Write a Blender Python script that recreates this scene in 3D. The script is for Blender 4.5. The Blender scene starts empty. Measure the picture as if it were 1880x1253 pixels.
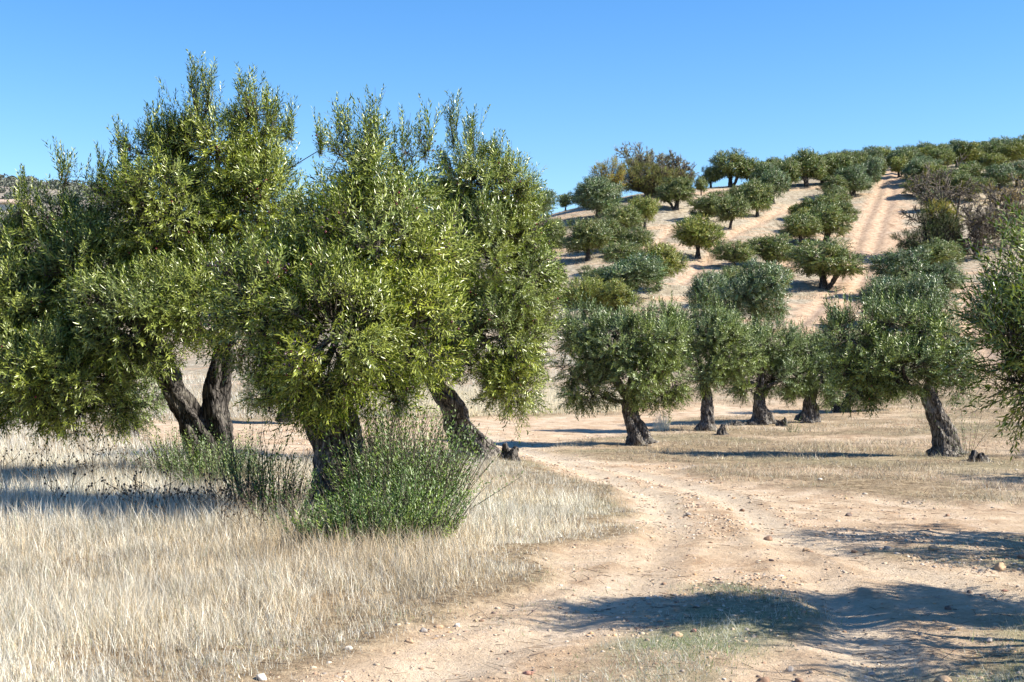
import bpy, math, random
import numpy as np
from mathutils import Vector
R = math.radians
S = bpy.context.scene
COL = S.collection
rng = np.random.default_rng(7)
random.seed(7)

# ------------------------------------------------------------------ camera, sky, sun, exposure
FPX, W0, H0, HOR, CAMZ = 2400.0, 1880.0, 1253.0, 660.0, 1.65
cam_d = bpy.data.cameras.new('camera'); cam = bpy.data.objects.new('camera', cam_d); COL.objects.link(cam)
cam_d.sensor_width = 36; cam_d.lens = 36 * FPX / W0
cam_d.clip_start = 0.1; cam_d.clip_end = 6000
PITCH = math.atan((HOR - H0 / 2) / FPX)
cam.location = (0, 0, CAMZ); cam.rotation_euler = (math.pi / 2 + PITCH, 0, 0)
S.camera = cam

SUN_EL = 40.0
SUN_AZ_TOWARD = 10.0       # the sun stands to the right and this many degrees behind the camera
sdir = Vector((math.cos(R(SUN_AZ_TOWARD)) * math.cos(R(SUN_EL)), -math.sin(R(SUN_AZ_TOWARD)) * math.cos(R(SUN_EL)), math.sin(R(SUN_EL))))
w = bpy.data.worlds.new('World'); S.world = w; w.use_nodes = True
nt = w.node_tree; nt.nodes.clear()
sky = nt.nodes.new('ShaderNodeTexSky'); sky.sky_type = 'NISHITA'; sky.sun_disc = False
sky.sun_elevation = R(SUN_EL); sky.sun_rotation = math.atan2(sdir.x, sdir.y)
sky.altitude = 0; sky.air_density = 1.0; sky.dust_density = 0.15; sky.ozone_density = 3.0
hs = nt.nodes.new('ShaderNodeHueSaturation'); hs.inputs['Saturation'].default_value = 1.33; hs.inputs['Value'].default_value = 1.62; hs.inputs['Hue'].default_value = .506
bg = nt.nodes.new('ShaderNodeBackground'); bg.inputs[1].default_value = 0.058
ou = nt.nodes.new('ShaderNodeOutputWorld')
nt.links.new(sky.outputs[0], hs.inputs['Color']); nt.links.new(hs.outputs[0], bg.inputs[0]); nt.links.new(bg.outputs[0], ou.inputs[0])
sl = bpy.data.lights.new('sun', 'SUN'); sl.energy = 4.8; sl.angle = R(0.5); sl.color = (1.0, 0.94, 0.84)
so = bpy.data.objects.new('sun', sl); COL.objects.link(so); so.location = (60, -20, 60)
so.rotation_euler = sdir.to_track_quat('Z', 'Y').to_euler()
S.view_settings.view_transform = 'Standard'; S.view_settings.look = 'None'
S.view_settings.exposure = 1.2; S.view_settings.gamma = 1
S.cycles.max_bounces = 6; S.cycles.diffuse_bounces = 3; S.cycles.transparent_max_bounces = 4

# ------------------------------------------------------------------ noise
def _h(ix, iy, iz, seed):
    n = (ix.astype(np.int64) * 374761393 + iy.astype(np.int64) * 668265263 + iz.astype(np.int64) * 2147483647 + seed * 974634777) & 0xffffffff
    n = ((n ^ (n >> 13)) * 1274126177) & 0xffffffff
    n = (n ^ (n >> 16)) & 0xffffffff
    return n / 4294967295.0
def noise3(x, y, z, seed=0):
    x, y, z = np.broadcast_arrays(np.asarray(x, float), np.asarray(y, float), np.asarray(z, float))
    fx, fy, fz = np.floor(x), np.floor(y), np.floor(z)
    tx, ty, tz = x - fx, y - fy, z - fz
    tx, ty, tz = [t * t * (3 - 2 * t) for t in (tx, ty, tz)]
    r = 0
    for i in (0, 1):
        for j in (0, 1):
            for k in (0, 1):
                r = r + _h(fx + i, fy + j, fz + k, seed) * (tx if i else 1 - tx) * (ty if j else 1 - ty) * (tz if k else 1 - tz)
    return r * 2 - 1
def noise2(x, y, seed=0):
    x, y = np.broadcast_arrays(np.asarray(x, float), np.asarray(y, float))
    fx, fy = np.floor(x), np.floor(y); tx, ty = x - fx, y - fy
    tx, ty = tx * tx * (3 - 2 * tx), ty * ty * (3 - 2 * ty); z = np.zeros_like(fx)
    a = _h(fx, fy, z, seed); b = _h(fx + 1, fy, z, seed); c = _h(fx, fy + 1, z, seed); d = _h(fx + 1, fy + 1, z, seed)
    return ((a * (1 - tx) + b * tx) * (1 - ty) + (c * (1 - tx) + d * tx) * ty) * 2 - 1
def fbm(x, y, o=4, seed=0):
    r = 0; a = 1.0; t = 0; f = 1.0
    for i in range(o):
        r = r + a * noise2(x * f + 17.3 * i, y * f - 9.1 * i, seed + i); t += a; a *= .5; f *= 2.03
    return r / t
def sst(a, b, x):
    t = np.clip((x - a) / (b - a), 0, 1); return t * t * (3 - 2 * t)

# ------------------------------------------------------------------ terrain height
DT = np.array([0, 10, 15, 20, 27, 35, 45, 60, 75, 90, 105, 120, 135, 150, 165, 200, 260, 400, 500, 650, 900, 1200, 3500], float)
CT = np.array([-1500, -300, 0, 250, 500, 750, 1000, 1200, 1350, 1500, 1640, 1880, 2600, 4500], float)
L_ = [0, 0, .05, .1, .05, .05, .1, .6, 1.0, 1.5, 2, 2.5, 2.8, 3, 3.5, 4, 6, 38, 58, 86, 128, 131, 120]
ZT = [L_, L_, L_,
 [0, 0, .08, .15, .1, .05, .1, .6, 1.1, 1.7, 2.3, 2.9, 3.3, 3.6, 4, 5, 7, 34, 52, 80, 120, 121, 110],
 [0, 0, .08, .18, .1, 0, .1, .9, 1.8, 2.8, 3.8, 4.8, 5.7, 6.3, 6.6, 7, 8, 20, 30, 45, 65, 66, 60],
 [0, 0, .05, .18, .0, -.1, .1, 1.3, 2.8, 4.6, 6.6, 8.8, 10.6, 11.8, 12.3, 12, 12, 15, 20, 25, 30, 32, 30],
 [0, 0, 0, .05, -.15, -.15, .1, 1.8, 3.9, 6.6, 9.6, 13.2, 16.9, 18.0, 17.5, 16, 15, 15, 15, 15, 15, 15, 15],
 [0, 0, 0, -.02, -.2, -.15, .1, 2.0, 4.2, 7.0, 10.4, 14.6, 19.3, 21.0, 21.0, 20, 18, 18, 18, 18, 18, 18, 18],
 [0, 0, 0, -.05, -.2, -.15, .1, 2.0, 4.2, 6.8, 10.1, 14.0, 18.6, 22.0, 23.5, 24, 24, 24, 24, 24, 24, 24, 24],
 [0, 0, 0, -.05, -.2, -.15, .1, 2.0, 4.2, 6.6, 9.8, 13.5, 17.9, 22.4, 24.8, 28, 30, 30, 30, 30, 30, 30, 30],
 [0, 0, 0, -.05, -.2, -.1, .2, 2.0, 4.2, 6.6, 9.8, 13.6, 18.1, 23.2, 26.0, 31, 34, 34, 34, 34, 34, 34, 34],
 [0, 0, 0, -.05, -.2, -.05, .4, 2.4, 4.6, 7.0, 10.2, 14.0, 18.5, 23.5, 26.6, 32, 36, 36, 36, 36, 36, 36, 36],
 [0, 0, 0, -.05, -.1, .1, .8, 3.0, 5.2, 7.8, 11, 15, 19.5, 24.2, 27.5, 33, 37, 37, 37, 37, 37, 37, 37],
 [0, 0, 0, 0, .1, .4, 1.2, 3.4, 6, 8.5, 12, 16, 20, 25, 28, 34, 38, 38, 38, 38, 38, 38, 38]]
ZT = np.array(ZT, float)
_q = np.linspace(0, 1, 600)                     # table resampled on sqrt-ish distance and smoothed
def d2q(d): return np.log1p(np.asarray(d, float) / 12.0) / math.log1p(3500 / 12.0)
_dq = 12.0 * (np.expm1(_q * math.log1p(3500 / 12.0)))
_uq = np.linspace(-1500, 4500, 301)
_g = np.stack([np.interp(_dq, DT, row) for row in ZT])
_g = np.stack([np.interp(_uq, CT, _g[:, j]) for j in range(600)], 1)
def _sm(a, n, ax):
    k = np.hanning(n + 2)[1:-1]; k /= k.sum(); p = n // 2
    pad = [(0, 0), (0, 0)]; pad[ax] = (p, p)
    b = np.pad(a, pad, mode='edge')
    return np.apply_along_axis(lambda v: np.convolve(v, k, 'valid'), ax, b)
_g = _sm(_sm(_g, 21, 1), 9, 0)
def zbase(x, y):
    x = np.asarray(x, float); y = np.asarray(y, float)
    d = np.hypot(x, y); ce = np.where(y > 0.3 * np.abs(x), x / np.maximum(y, 1e-3), np.sign(x) * 3.4)
    u = np.clip(ce * FPX + 940, -1499, 4499)
    # distance along the view axis inside the view, radial elsewhere
    dd = np.where((y > 0) & (np.abs(ce) < 1.2), np.maximum(y, d * .6), d * .9)
    iu = (u + 1500) / 20.0; i0 = np.clip(iu.astype(int), 0, 299); fu = iu - i0
    q = np.clip(d2q(dd) * 599, 0, 598.999); j0 = q.astype(int); fq = q - j0
    return ((_g[i0, j0] * (1 - fu) + _g[i0 + 1, j0] * fu) * (1 - fq) + (_g[i0, j0 + 1] * (1 - fu) + _g[i0 + 1, j0 + 1] * fu) * fq)

def ray(px, py):
    dx, dz = (px - W0 / 2) / FPX, -(py - H0 / 2) / FPX
    c, s = math.cos(PITCH), math.sin(PITCH)
    return np.array([dx, c - s * dz, s + c * dz])
def at(px, py, d):                               # the point at distance d (along Y) on the ray of a pixel
    r = ray(px, py); return np.array([r[0] / r[1] * d, d, CAMZ + r[2] / r[1] * d])
def gp(px, py, dmax=1500.):                      # where that ray meets the terrain
    r = ray(px, py); r = r / r[1]
    ds = np.geomspace(2.5, dmax, 900); zt = zbase(r[0] * ds, ds); zr = CAMZ + r[2] * ds
    k = np.nonzero(zr < zt)[0]
    d = ds[k[0]] if len(k) else dmax
    return np.array([r[0] * d, d, float(zbase(r[0] * d, d))])
def gd(px, d):                                   # terrain point of a column at a distance
    x = (px - W0 / 2) / FPX * d; return np.array([x, d, float(zbase(x, d))])

def poly_px(pts): return np.array([gp(*p)[:2] for p in pts])
def sdf(poly, x, y):                             # signed distance, positive inside, metres
    x = np.asarray(x, float); y = np.asarray(y, float)
    best = np.full(x.shape, 1e9); ins = np.zeros(x.shape, bool); n = len(poly)
    for i in range(n):
        a, b = poly[i], poly[(i + 1) % n]
        ex, ey = b - a; px_, py_ = x - a[0], y - a[1]
        t = np.clip((px_ * ex + py_ * ey) / max(ex * ex + ey * ey, 1e-9), 0, 1)
        best = np.minimum(best, np.hypot(px_ - t * ex, py_ - t * ey))
        c = ((a[1] > y) != (b[1] > y)) & (x < (b[0] - a[0]) * (y - a[1]) / ((b[1] - a[1]) if abs(b[1] - a[1]) > 1e-9 else 1e-9) + a[0])
        ins ^= c
    return np.where(ins, best, -best)
TRACK = poly_px([(-200, 2000), (150, 1500), (500, 1262), (640, 1200), (820, 1135), (960, 1080), (1040, 1020), (1110, 985), (1150, 940),
  (1135, 905), (1070, 878), (1000, 858), (950, 842), (860, 822), (760, 830), (560, 838), (200, 800), (200, 775), (700, 770), (960, 764), (1130, 760), (1330, 745), (1440, 745),
  (1420, 752), (1240, 770), (1130, 800), (1010, 812), (980, 824), (1090, 838), (1230, 850), (1330, 880), (1560, 905), (1880, 925), (2500, 960), (2600, 1060), (2000, 1500), (1800, 2000)])
STRIP = poly_px([(760, 1600), (1010, 1265), (1110, 1200), (1190, 1140), (1280, 1070), (1340, 1062), (1440, 1085), (1500, 1120), (1440, 1165), (1370, 1215), (1300, 1270), (1150, 1600)])
RPATCH = poly_px([(1680, 1010), (1730, 985), (1880, 975), (2200, 990), (2300, 1050), (1960, 1060), (1780, 1035)])
RCORNER = poly_px([(1640, 1300), (1690, 1225), (1790, 1180), (1900, 1120), (2200, 1110), (2400, 1300), (2000, 1700), (1500, 1700)])
def hillpoly(pts): return np.array([gp(*p)[:2] for p in pts])
HTRACK = hillpoly([(1432, 622), (1500, 560), (1545, 480), (1590, 400), (1620, 330), (1628, 312), (1660, 312), (1668, 340), (1660, 400), (1640, 470), (1620, 540), (1560, 600), (1500, 632)])
HTRACK2 = hillpoly([(1745, 520), (1790, 520), (1800, 600), (1822, 690), (1835, 735), (1790, 735), (1775, 640), (1745, 570)])
def masks(x, y):
    wx = fbm(x * .7, y * .7, 3, 5) * .5; wy = fbm(x * .7 + 50, y * .7, 3, 6) * .5
    far = np.clip(y / 25, .6, 5)
    t = sst(-.35, .35, sdf(TRACK, x + wx, y + wy * far) / np.clip(far, .6, 1.5))
    s = sst(-.25, .3, sdf(STRIP, x + wx * .4, y + wy * .6)); r = sst(-.3, .3, sdf(RPATCH, x + wx, y + wy))
    c = sst(-.3, .3, sdf(RCORNER, x + wx, y + wy * .5))
    h = np.maximum(sst(-1.4, 1.0, sdf(HTRACK, x + wx * 4, y + wy * 4)), sst(-1.2, .8, sdf(HTRACK2, x + wx * 3, y + wy * 3)))
    return t, s, np.maximum(r, c), h
RUTS = [np.array([gp(*p)[:2] for p in l]) for l in ([(560, 1330), (760, 1235), (1000, 1150), (1170, 1060), (1235, 970), (1205, 905), (1080, 862), (900, 800), (700, 790)],
   [(1700, 1350), (1620, 1230), (1560, 1140), (1500, 1050), (1420, 965), (1330, 905), (1200, 872), (1100, 850), (1000, 832)], [(2300, 1180), (1900, 1090), (1650, 1040), (1450, 985), (1330, 905)])]
HRUTS = [np.array([gp(*p, 165)[:2] for p in l]) for l in ([(1445, 614), (1500, 565), (1552, 490), (1588, 410), (1618, 345), (1630, 316)], [(1500, 622), (1548, 572), (1592, 490), (1620, 410), (1640, 345), (1648, 316)], [(1250, 520), (1330, 440), (1440, 385), (1500, 360)],
   [(1020, 400), (1080, 385), (1200, 360)], [(1180, 470), (1230, 430), (1320, 380)], [(1400, 560), (1450, 500), (1440, 440), (1480, 400)], [(1765, 530), (1782, 600), (1805, 690)], [(1785, 530), (1800, 600), (1822, 690)])]
def rutdist(x, y, L=None):
    best = np.full(np.shape(x), 1e9)
    for l in (L or RUTS):
        for a, b in zip(l[:-1], l[1:]):
            e = b - a; t = np.clip(((x - a[0]) * e[0] + (y - a[1]) * e[1]) / (e @ e), 0, 1); best = np.minimum(best, np.hypot(x - a[0] - t * e[0], y - a[1] - t * e[1]))
    return best
def rutmask(x, y):
    w_ = fbm(x * 1.2, y * 1.2, 3, 91) * .12; return sst(.34, .12, rutdist(x, y) + w_) * np.clip(.75 + fbm(x * .5, y * .5, 2, 92), 0, 1)
def zground(x, y):
    x = np.asarray(x, float); y = np.asarray(y, float)
    t, s, r, h = masks(x, y)
    z = zbase(x, y) - .05 * t + .03 * s + .02 * r
    rd_ = rutdist(x, y); z = z + (-.028 * np.exp(-(rd_ / .17) ** 2) + .012 * np.exp(-((rd_ - .33) / .1) ** 2)) * (d_near := (np.hypot(x, y) < 30)) * (y > 0)
    z = z - np.where(y > 45, .14 * np.exp(-(rutdist(x, y, HRUTS) / .45) ** 2), 0)
    rough = fbm(x * .55, y * .55, 3, 11) * .035 + fbm(x * 2.6, y * 2.6, 3, 12) * (.022 + .01 * (1 - t))
    rough += np.where(y > 40, fbm(x * .07, y * .09, 3, 14) * .35 * sst(40, 80, y), 0)
    return z + rough

# ------------------------------------------------------------------ mesh helpers
def mesh_np(name, V, F, mat=None, parent=None, col=None, smooth=False, attrs=None):
    """V (n,3); F list of int arrays, each (m,k)"""
    me = bpy.data.meshes.new(name); V = np.ascontiguousarray(V, np.float32)
    if not isinstance(F, list): F = [F]
    F = [np.asarray(f, np.int32) for f in F if len(f)]
    me.vertices.add(len(V)); me.vertices.foreach_set('co', V.ravel())
    nl = sum(f.size for f in F); npol = sum(len(f) for f in F)
    me.loops.add(nl); me.polygons.add(npol)
    me.loops.foreach_set('vertex_index', np.concatenate([f.ravel() for f in F]))
    tot = np.concatenate([np.full(len(f), f.shape[1], np.int32) for f in F]); st = np.concatenate([[0], np.cumsum(tot)[:-1]]).astype(np.int32)
    me.polygons.foreach_set('loop_start', st); me.polygons.foreach_set('loop_total', tot)
    if smooth: me.polygons.foreach_set('use_smooth', np.ones(npol, bool))
    if col is not None:
        a = me.color_attributes.new('tint', 'FLOAT_COLOR', 'POINT'); c4 = np.ones((len(V), 4), np.float32); c4[:, :3] = col; a.data.foreach_set('color', c4.ravel())
    for k, v in (attrs or {}).items():
        a = me.attributes.new(k, 'FLOAT', 'POINT'); a.data.foreach_set('value', np.ascontiguousarray(v, np.float32))
    me.update(calc_edges=True)
    if mat: me.materials.append(mat)
    o = bpy.data.objects.new(name, me); COL.objects.link(o)
    if parent: o.parent = parent
    return o
def tag(o, label=None, cat=None, group=None, kind=None):
    if label: o['label'] = label
    if cat: o['category'] = cat
    if group: o['group'] = group
    if kind: o['kind'] = kind
    return o
def empty(name, loc):
    o = bpy.data.objects.new(name, None); COL.objects.link(o); o.location = tuple(loc); o.empty_display_size = .3; return o
class MB:
    def __init__(s): s.V = []; s.T = []; s.Q = []; s.C = []; s.n = 0
    def add(s, V, T=None, Q=None, C=None):
        V = np.asarray(V).reshape(-1, 3)
        if T is not None and len(T): s.T.append(np.asarray(T).reshape(-1, 3) + s.n)
        if Q is not None and len(Q): s.Q.append(np.asarray(Q).reshape(-1, 4) + s.n)
        s.V.append(V); s.n += len(V)
        if C is not None: s.C.append(np.broadcast_to(C, V.shape))
    def build(s, name, mat, parent=None, smooth=False, origin=None):
        V = np.concatenate(s.V)
        if origin is not None: V = V - np.asarray(origin)
        F = []
        if s.T: F.append(np.concatenate(s.T))
        if s.Q: F.append(np.concatenate(s.Q))
        return mesh_np(name, V, F, mat, parent, np.concatenate(s.C) if s.C else None, smooth)
def nrm(v): return v / np.maximum(np.linalg.norm(v, axis=-1, keepdims=True), 1e-9)

# ------------------------------------------------------------------ materials
def mat(name):
    m = bpy.data.materials.new(name); m.use_nodes = True; n = m.node_tree
    b = n.nodes['Principled BSDF']; return m, n, b
def N(n, t, **k):
    x = n.nodes.new(t)
    for a, v in k.items(): setattr(x, a, v)
    return x
def mixc(n, fac, a, b, blend='MIX'):
    x = N(n, 'ShaderNodeMix', data_type='RGBA', blend_type=blend)
    for s, v in ((0, fac), (6, a), (7, b)):
        if hasattr(v, 'is_linked') or isinstance(v, bpy.types.NodeSocket): n.links.new(v, x.inputs[s])
        else: x.inputs[s].default_value = v if s == 0 else (*v, 1)
    return x.outputs[2]
def ramp(n, src, stops):
    r = N(n, 'ShaderNodeValToRGB'); n.links.new(src, r.inputs[0]); e = r.color_ramp.elements
    while len(e) < len(stops): e.new(.5)
    for i, (p, c) in enumerate(stops): e[i].position = p; e[i].color = (*c, 1) if not np.isscalar(c) else (c, c, c, 1)
    return r.outputs[0]
def noiseN(n, vec, scale, detail=4, rough=.55, dist=0):
    x = N(n, 'ShaderNodeTexNoise'); x.inputs['Scale'].default_value = scale; x.inputs['Detail'].default_value = detail
    x.inputs['Roughness'].default_value = rough; x.inputs['Distortion'].default_value = dist
    n.links.new(vec, x.inputs['Vector']); return x.outputs['Fac']
def mapping(n, sc=(1, 1, 1), rot=(0, 0, 0)):
    tc = N(n, 'ShaderNodeTexCoord'); mp = N(n, 'ShaderNodeMapping'); mp.inputs['Scale'].default_value = sc; mp.inputs['Rotation'].default_value = rot
    n.links.new(tc.outputs['Object'], mp.inputs[0]); return mp.outputs[0]
def bump(n, b, h, strength, dist):
    x = N(n, 'ShaderNodeBump'); x.inputs['Strength'].default_value = strength; x.inputs['Distance'].default_value = dist
    n.links.new(h, x.inputs['Height']); n.links.new(x.outputs[0], b.inputs['Normal']); return x

def leaf_mat(name, up, under, transl=.22, rough=.42, spec=.5):
    m, n, b = mat(name)
    geo = N(n, 'ShaderNodeNewGeometry'); at_ = N(n, 'ShaderNodeAttribute', attribute_name='tint'); oi = N(n, 'ShaderNodeObjectInfo')
    c = mixc(n, geo.outputs['Backfacing'], up, under)
    c = mixc(n, 1.0, c, at_.outputs['Color'], 'MULTIPLY'); c = mixc(n, 1.0, c, oi.outputs['Color'], 'MULTIPLY')
    n.links.new(c, b.inputs['Base Color']); b.inputs['Roughness'].default_value = rough; b.inputs['Specular IOR Level'].default_value = spec
    tr = N(n, 'ShaderNodeBsdfTranslucent'); tc = mixc(n, 1.0, c, (1.5, 1.7, .5), 'MULTIPLY'); n.links.new(tc, tr.inputs[0])
    mx = N(n, 'ShaderNodeMixShader'); mx.inputs[0].default_value = transl
    n.links.new(b.outputs[0], mx.inputs[1]); n.links.new(tr.outputs[0], mx.inputs[2]); n.links.new(mx.outputs[0], n.nodes['Material Output'].inputs[0])
    return m
M_LEAF = leaf_mat('olive_leaf', (.063, .098, .008), (.22, .25, .09), .17, .30, .6)
M_LEAFG = leaf_mat('olive_leaf_grey', (.046, .078, .014), (.17, .21, .105), .12, .34, .5)
M_SUCK = leaf_mat('sucker_leaf', (.065, .118, .024), (.18, .24, .10), .22, .38, .45)
M_OAK = leaf_mat('oak_leaf', (.13, .12, .045), (.17, .15, .07), .15, .6, .3)

def bark_mat(name, dark, mid, light):
    m, n, b = mat(name)
    v = mapping(n, (1, 1, .22)); v2 = mapping(n)
    f1 = noiseN(n, v, 26, 6, .65, .6); f2 = noiseN(n, v2, 3.2, 4, .6); vo = N(n, 'ShaderNodeTexVoronoi', feature='DISTANCE_TO_EDGE'); vo.inputs['Scale'].default_value = 20
    n.links.new(v, vo.inputs['Vector'])
    c = ramp(n, f1, [(.32, dark), (.52, mid), (.72, light)])
    crack = ramp(n, vo.outputs[0], [(0.0, .25), (.12, 1)])
    c = mixc(n, 1., c, crack, 'MULTIPLY')
    lich = ramp(n, f2, [(.55, 0), (.68, .6)])
    c = mixc(n, lich, c, (light[0] * 1.1, light[1] * 1.1, light[2] * 1.02))
    n.links.new(c, b.inputs['Base Color']); b.inputs['Roughness'].default_value = .9; b.inputs['Specular IOR Level'].default_value = .2
    ad = N(n, 'ShaderNodeMath', operation='ADD'); n.links.new(f1, ad.inputs[0]); n.links.new(crack, ad.inputs[1])
    bump(n, b, ad.outputs[0], 1.0, .03); return m
M_BARK_SHADE = bark_mat('shaded_bark', (.022, .019, .016), (.085, .074, .064), (.27, .245, .215))  # darkened tone: the shade on the left near trunks is put into the colour
M_BARK_LIT = bark_mat('sunlit_bark', (.03, .026, .022), (.17, .15, .13), (.42, .385, .34))  # lighter copy of the same bark, sunlight on the trunks painted into its colour
M_OAKWOOD = bark_mat('oak_wood', (.10, .085, .07), (.2, .17, .14), (.33, .29, .245))
M_TWIG = bark_mat('twig_bark', (.07, .06, .045), (.14, .12, .09), (.24, .22, .18))
M_GREYWOOD = bark_mat('dead_wood', (.045, .038, .032), (.13, .115, .1), (.28, .25, .22))

def tint_mat(name, rough=.8, transl=0., spec=.2):
    m, n, b = mat(name); a = N(n, 'ShaderNodeAttribute', attribute_name='tint'); n.links.new(a.outputs['Color'], b.inputs['Base Color'])
    b.inputs['Roughness'].default_value = rough; b.inputs['Specular IOR Level'].default_value = spec
    if transl:
        tr = N(n, 'ShaderNodeBsdfTranslucent'); n.links.new(a.outputs['Color'], tr.inputs[0]); mx = N(n, 'ShaderNodeMixShader'); mx.inputs[0].default_value = transl
        n.links.new(b.outputs[0], mx.inputs[1]); n.links.new(tr.outputs[0], mx.inputs[2]); n.links.new(mx.outputs[0], n.nodes['Material Output'].inputs[0])
    return m
M_GRASS = tint_mat('grass_blades', .6, .3, .3)
M_OLIVE = tint_mat('olive_fruit', .3, 0, .5)
M_LITTER = tint_mat('litter', .85)
def rock_mat():
    m, n, b = mat('rock'); v = mapping(n); f = noiseN(n, v, 9, 6, .65); g = noiseN(n, v, 40, 3); oi = N(n, 'ShaderNodeObjectInfo'); a = N(n, 'ShaderNodeAttribute', attribute_name='tint')
    c = ramp(n, f, [(.3, (.6, .56, .5)), (.6, (1, 1, 1)), (.8, (1.25, 1.2, 1.1))]); c = mixc(n, 1., c, a.outputs['Color'], 'MULTIPLY')
    n.links.new(c, b.inputs['Base Color']); b.inputs['Roughness'].default_value = .9; bump(n, b, g, .5, .01); return m
M_ROCK = rock_mat()

def ground_mat():
    m, n, b = mat('dry_soil'); v = mapping(n)
    A = lambda nm: N(n, 'ShaderNodeAttribute', attribute_name=nm).outputs['Fac']
    big = noiseN(n, v, .35, 5, .6, .3); med = noiseN(n, v, 2.6, 6, .65); fine = noiseN(n, v, 22, 6, .7); grit = noiseN(n, v, 95, 4, .7)
    soil = ramp(n, med, [(.28, (.37, .275, .185)), (.5, (.52, .41, .285)), (.72, (.62, .51, .385))])
    pale = ramp(n, big, [(.35, (.94, .86, .80)), (.65, (1.06, 1.06, 1.06))]); soil = mixc(n, 1., soil, pale, 'MULTIPLY')
    fc = ramp(n, fine, [(.25, (.62, .58, .54)), (.5, (1, 1, 1)), (.78, (1.2, 1.17, 1.12))]); soil = mixc(n, .7, soil, fc, 'MULTIPLY')
    vo = N(n, 'ShaderNodeTexVoronoi'); vo.inputs['Scale'].default_value = 28; n.links.new(v, vo.inputs['Vector'])
    st = ramp(n, vo.outputs['Distance'], [(.10, 1.0), (.2, 0.0)]); sel = noiseN(n, v, 5, 3); sm = ramp(n, sel, [(.5, 0), (.6, 1)])
    stm = N(n, 'ShaderNodeMath', operation='MULTIPLY'); n.links.new(st, stm.inputs[0]); n.links.new(sm, stm.inputs[1])
    stc = mixc(n, .6, (.5, .36, .25), vo.outputs['Color']); stc = mixc(n, .75, stc, (.52, .40, .30))
    soil = mixc(n, stm.outputs[0], soil, stc)
    # straw-littered earth off the track
    lit = ramp(n, fine, [(.25, (.13, .10, .065)), (.5, (.30, .24, .155)), (.75, (.48, .40, .28))])
    lb = ramp(n, med, [(.3, (.68, .62, .58)), (.7, (1.18, 1.14, 1.08))]); lit = mixc(n, 1., lit, lb, 'MULTIPLY'); l2 = noiseN(n, v, 7, 6, .8, .5); l3 = ramp(n, l2, [(.38, (.42, .36, .31)), (.5, (1, 1, 1)), (.68, (1.25, 1.2, 1.15))]); lit = mixc(n, .9, lit, l3, 'MULTIPLY')
    rt = ramp(n, fine, [(.2, (.46, .35, .235)), (.5, (.55, .445, .32)), (.8, (.62, .52, .40))]); rf = N(n, 'ShaderNodeMath', operation='MULTIPLY'); n.links.new(A('rut'), rf.inputs[0]); rf.inputs[1].default_value = .8
    dk = noiseN(n, v, 1.1, 7, .7, .8); dkm = ramp(n, dk, [(.5, (1, 1, 1)), (.62, (.70, .62, .55)), (.68, (.94, .9, .86))]); soil = mixc(n, .8, soil, dkm, 'MULTIPLY')
    soil = mixc(n, rf.outputs[0], soil, rt)
    c = mixc(n, A('litter'), soil, lit)
    gr = ramp(n, fine, [(.3, (.10, .13, .05)), (.7, (.33, .33, .2))]); c = mixc(n, A('green'), c, gr)
    # hill: grey-cream dry grass in bands over pinkish soil
    hv = noiseN(n, mapping(n, (.05, .22, .1)), 1.6, 6, .7, .4); hg = ramp(n, hv, [(.38, 0), (.50, 1)])
    hf = noiseN(n, v, 2.5, 8, .75)
    hgc = ramp(n, hf, [(.36, (.18, .15, .105)), (.5, (.35, .295, .21)), (.64, (.46, .41, .315))]); hsc = ramp(n, hf, [(.36, (.29, .19, .12)), (.5, (.49, .345, .225)), (.64, (.59, .445, .31))])
    fur = noiseN(n, mapping(n, (1.6, .07, .07), (0, 0, .12)), 1.5, 5, .7, .3); fm = ramp(n, fur, [(.35, (.62, .56, .5)), (.5, (1, 1, 1)), (.7, (1.12, 1.1, 1.06))]); hsc = mixc(n, .8, hsc, fm, 'MULTIPLY'); hgc = mixc(n, .5, hgc, fm, 'MULTIPLY')
    hm = N(n, 'ShaderNodeMath', operation='MULTIPLY'); n.links.new(hg, hm.inputs[0]); n.links.new(A('hillgrass'), hm.inputs[1])
    hrc = ramp(n, hf, [(.36, (.25, .165, .105)), (.5, (.44, .31, .205)), (.64, (.55, .41, .29))])
    hc = mixc(n, hm.outputs[0], hsc, hgc); hc = mixc(n, A('hrut'), hc, hrc); c = mixc(n, A('hill'), c, hc)
    # the far range: grey-brown slopes
    dv = noiseN(n, mapping(n, (.02, .02, .04)), 1.2, 8, .7); dc = ramp(n, dv, [(.35, (.10, .11, .085)), (.48, (.22, .19, .15)), (.7, (.33, .28, .22))])
    c = mixc(n, A('far'), c, dc)
    n.links.new(c, b.inputs['Base Color']); b.inputs['Roughness'].default_value = .95; b.inputs['Specular IOR Level'].default_value = .1
    a1 = N(n, 'ShaderNodeMath', operation='MULTIPLY_ADD'); n.links.new(grit, a1.inputs[0]); a1.inputs[1].default_value = .35; n.links.new(fine, a1.inputs[2])
    a2 = N(n, 'ShaderNodeMath', operation='MULTIPLY_ADD'); n.links.new(stm.outputs[0], a2.inputs[0]); a2.inputs[1].default_value = .6; n.links.new(a1.outputs[0], a2.inputs[2])
    bump(n, b, a2.outputs[0], .85, .038); return m
M_GROUND = ground_mat()

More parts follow.
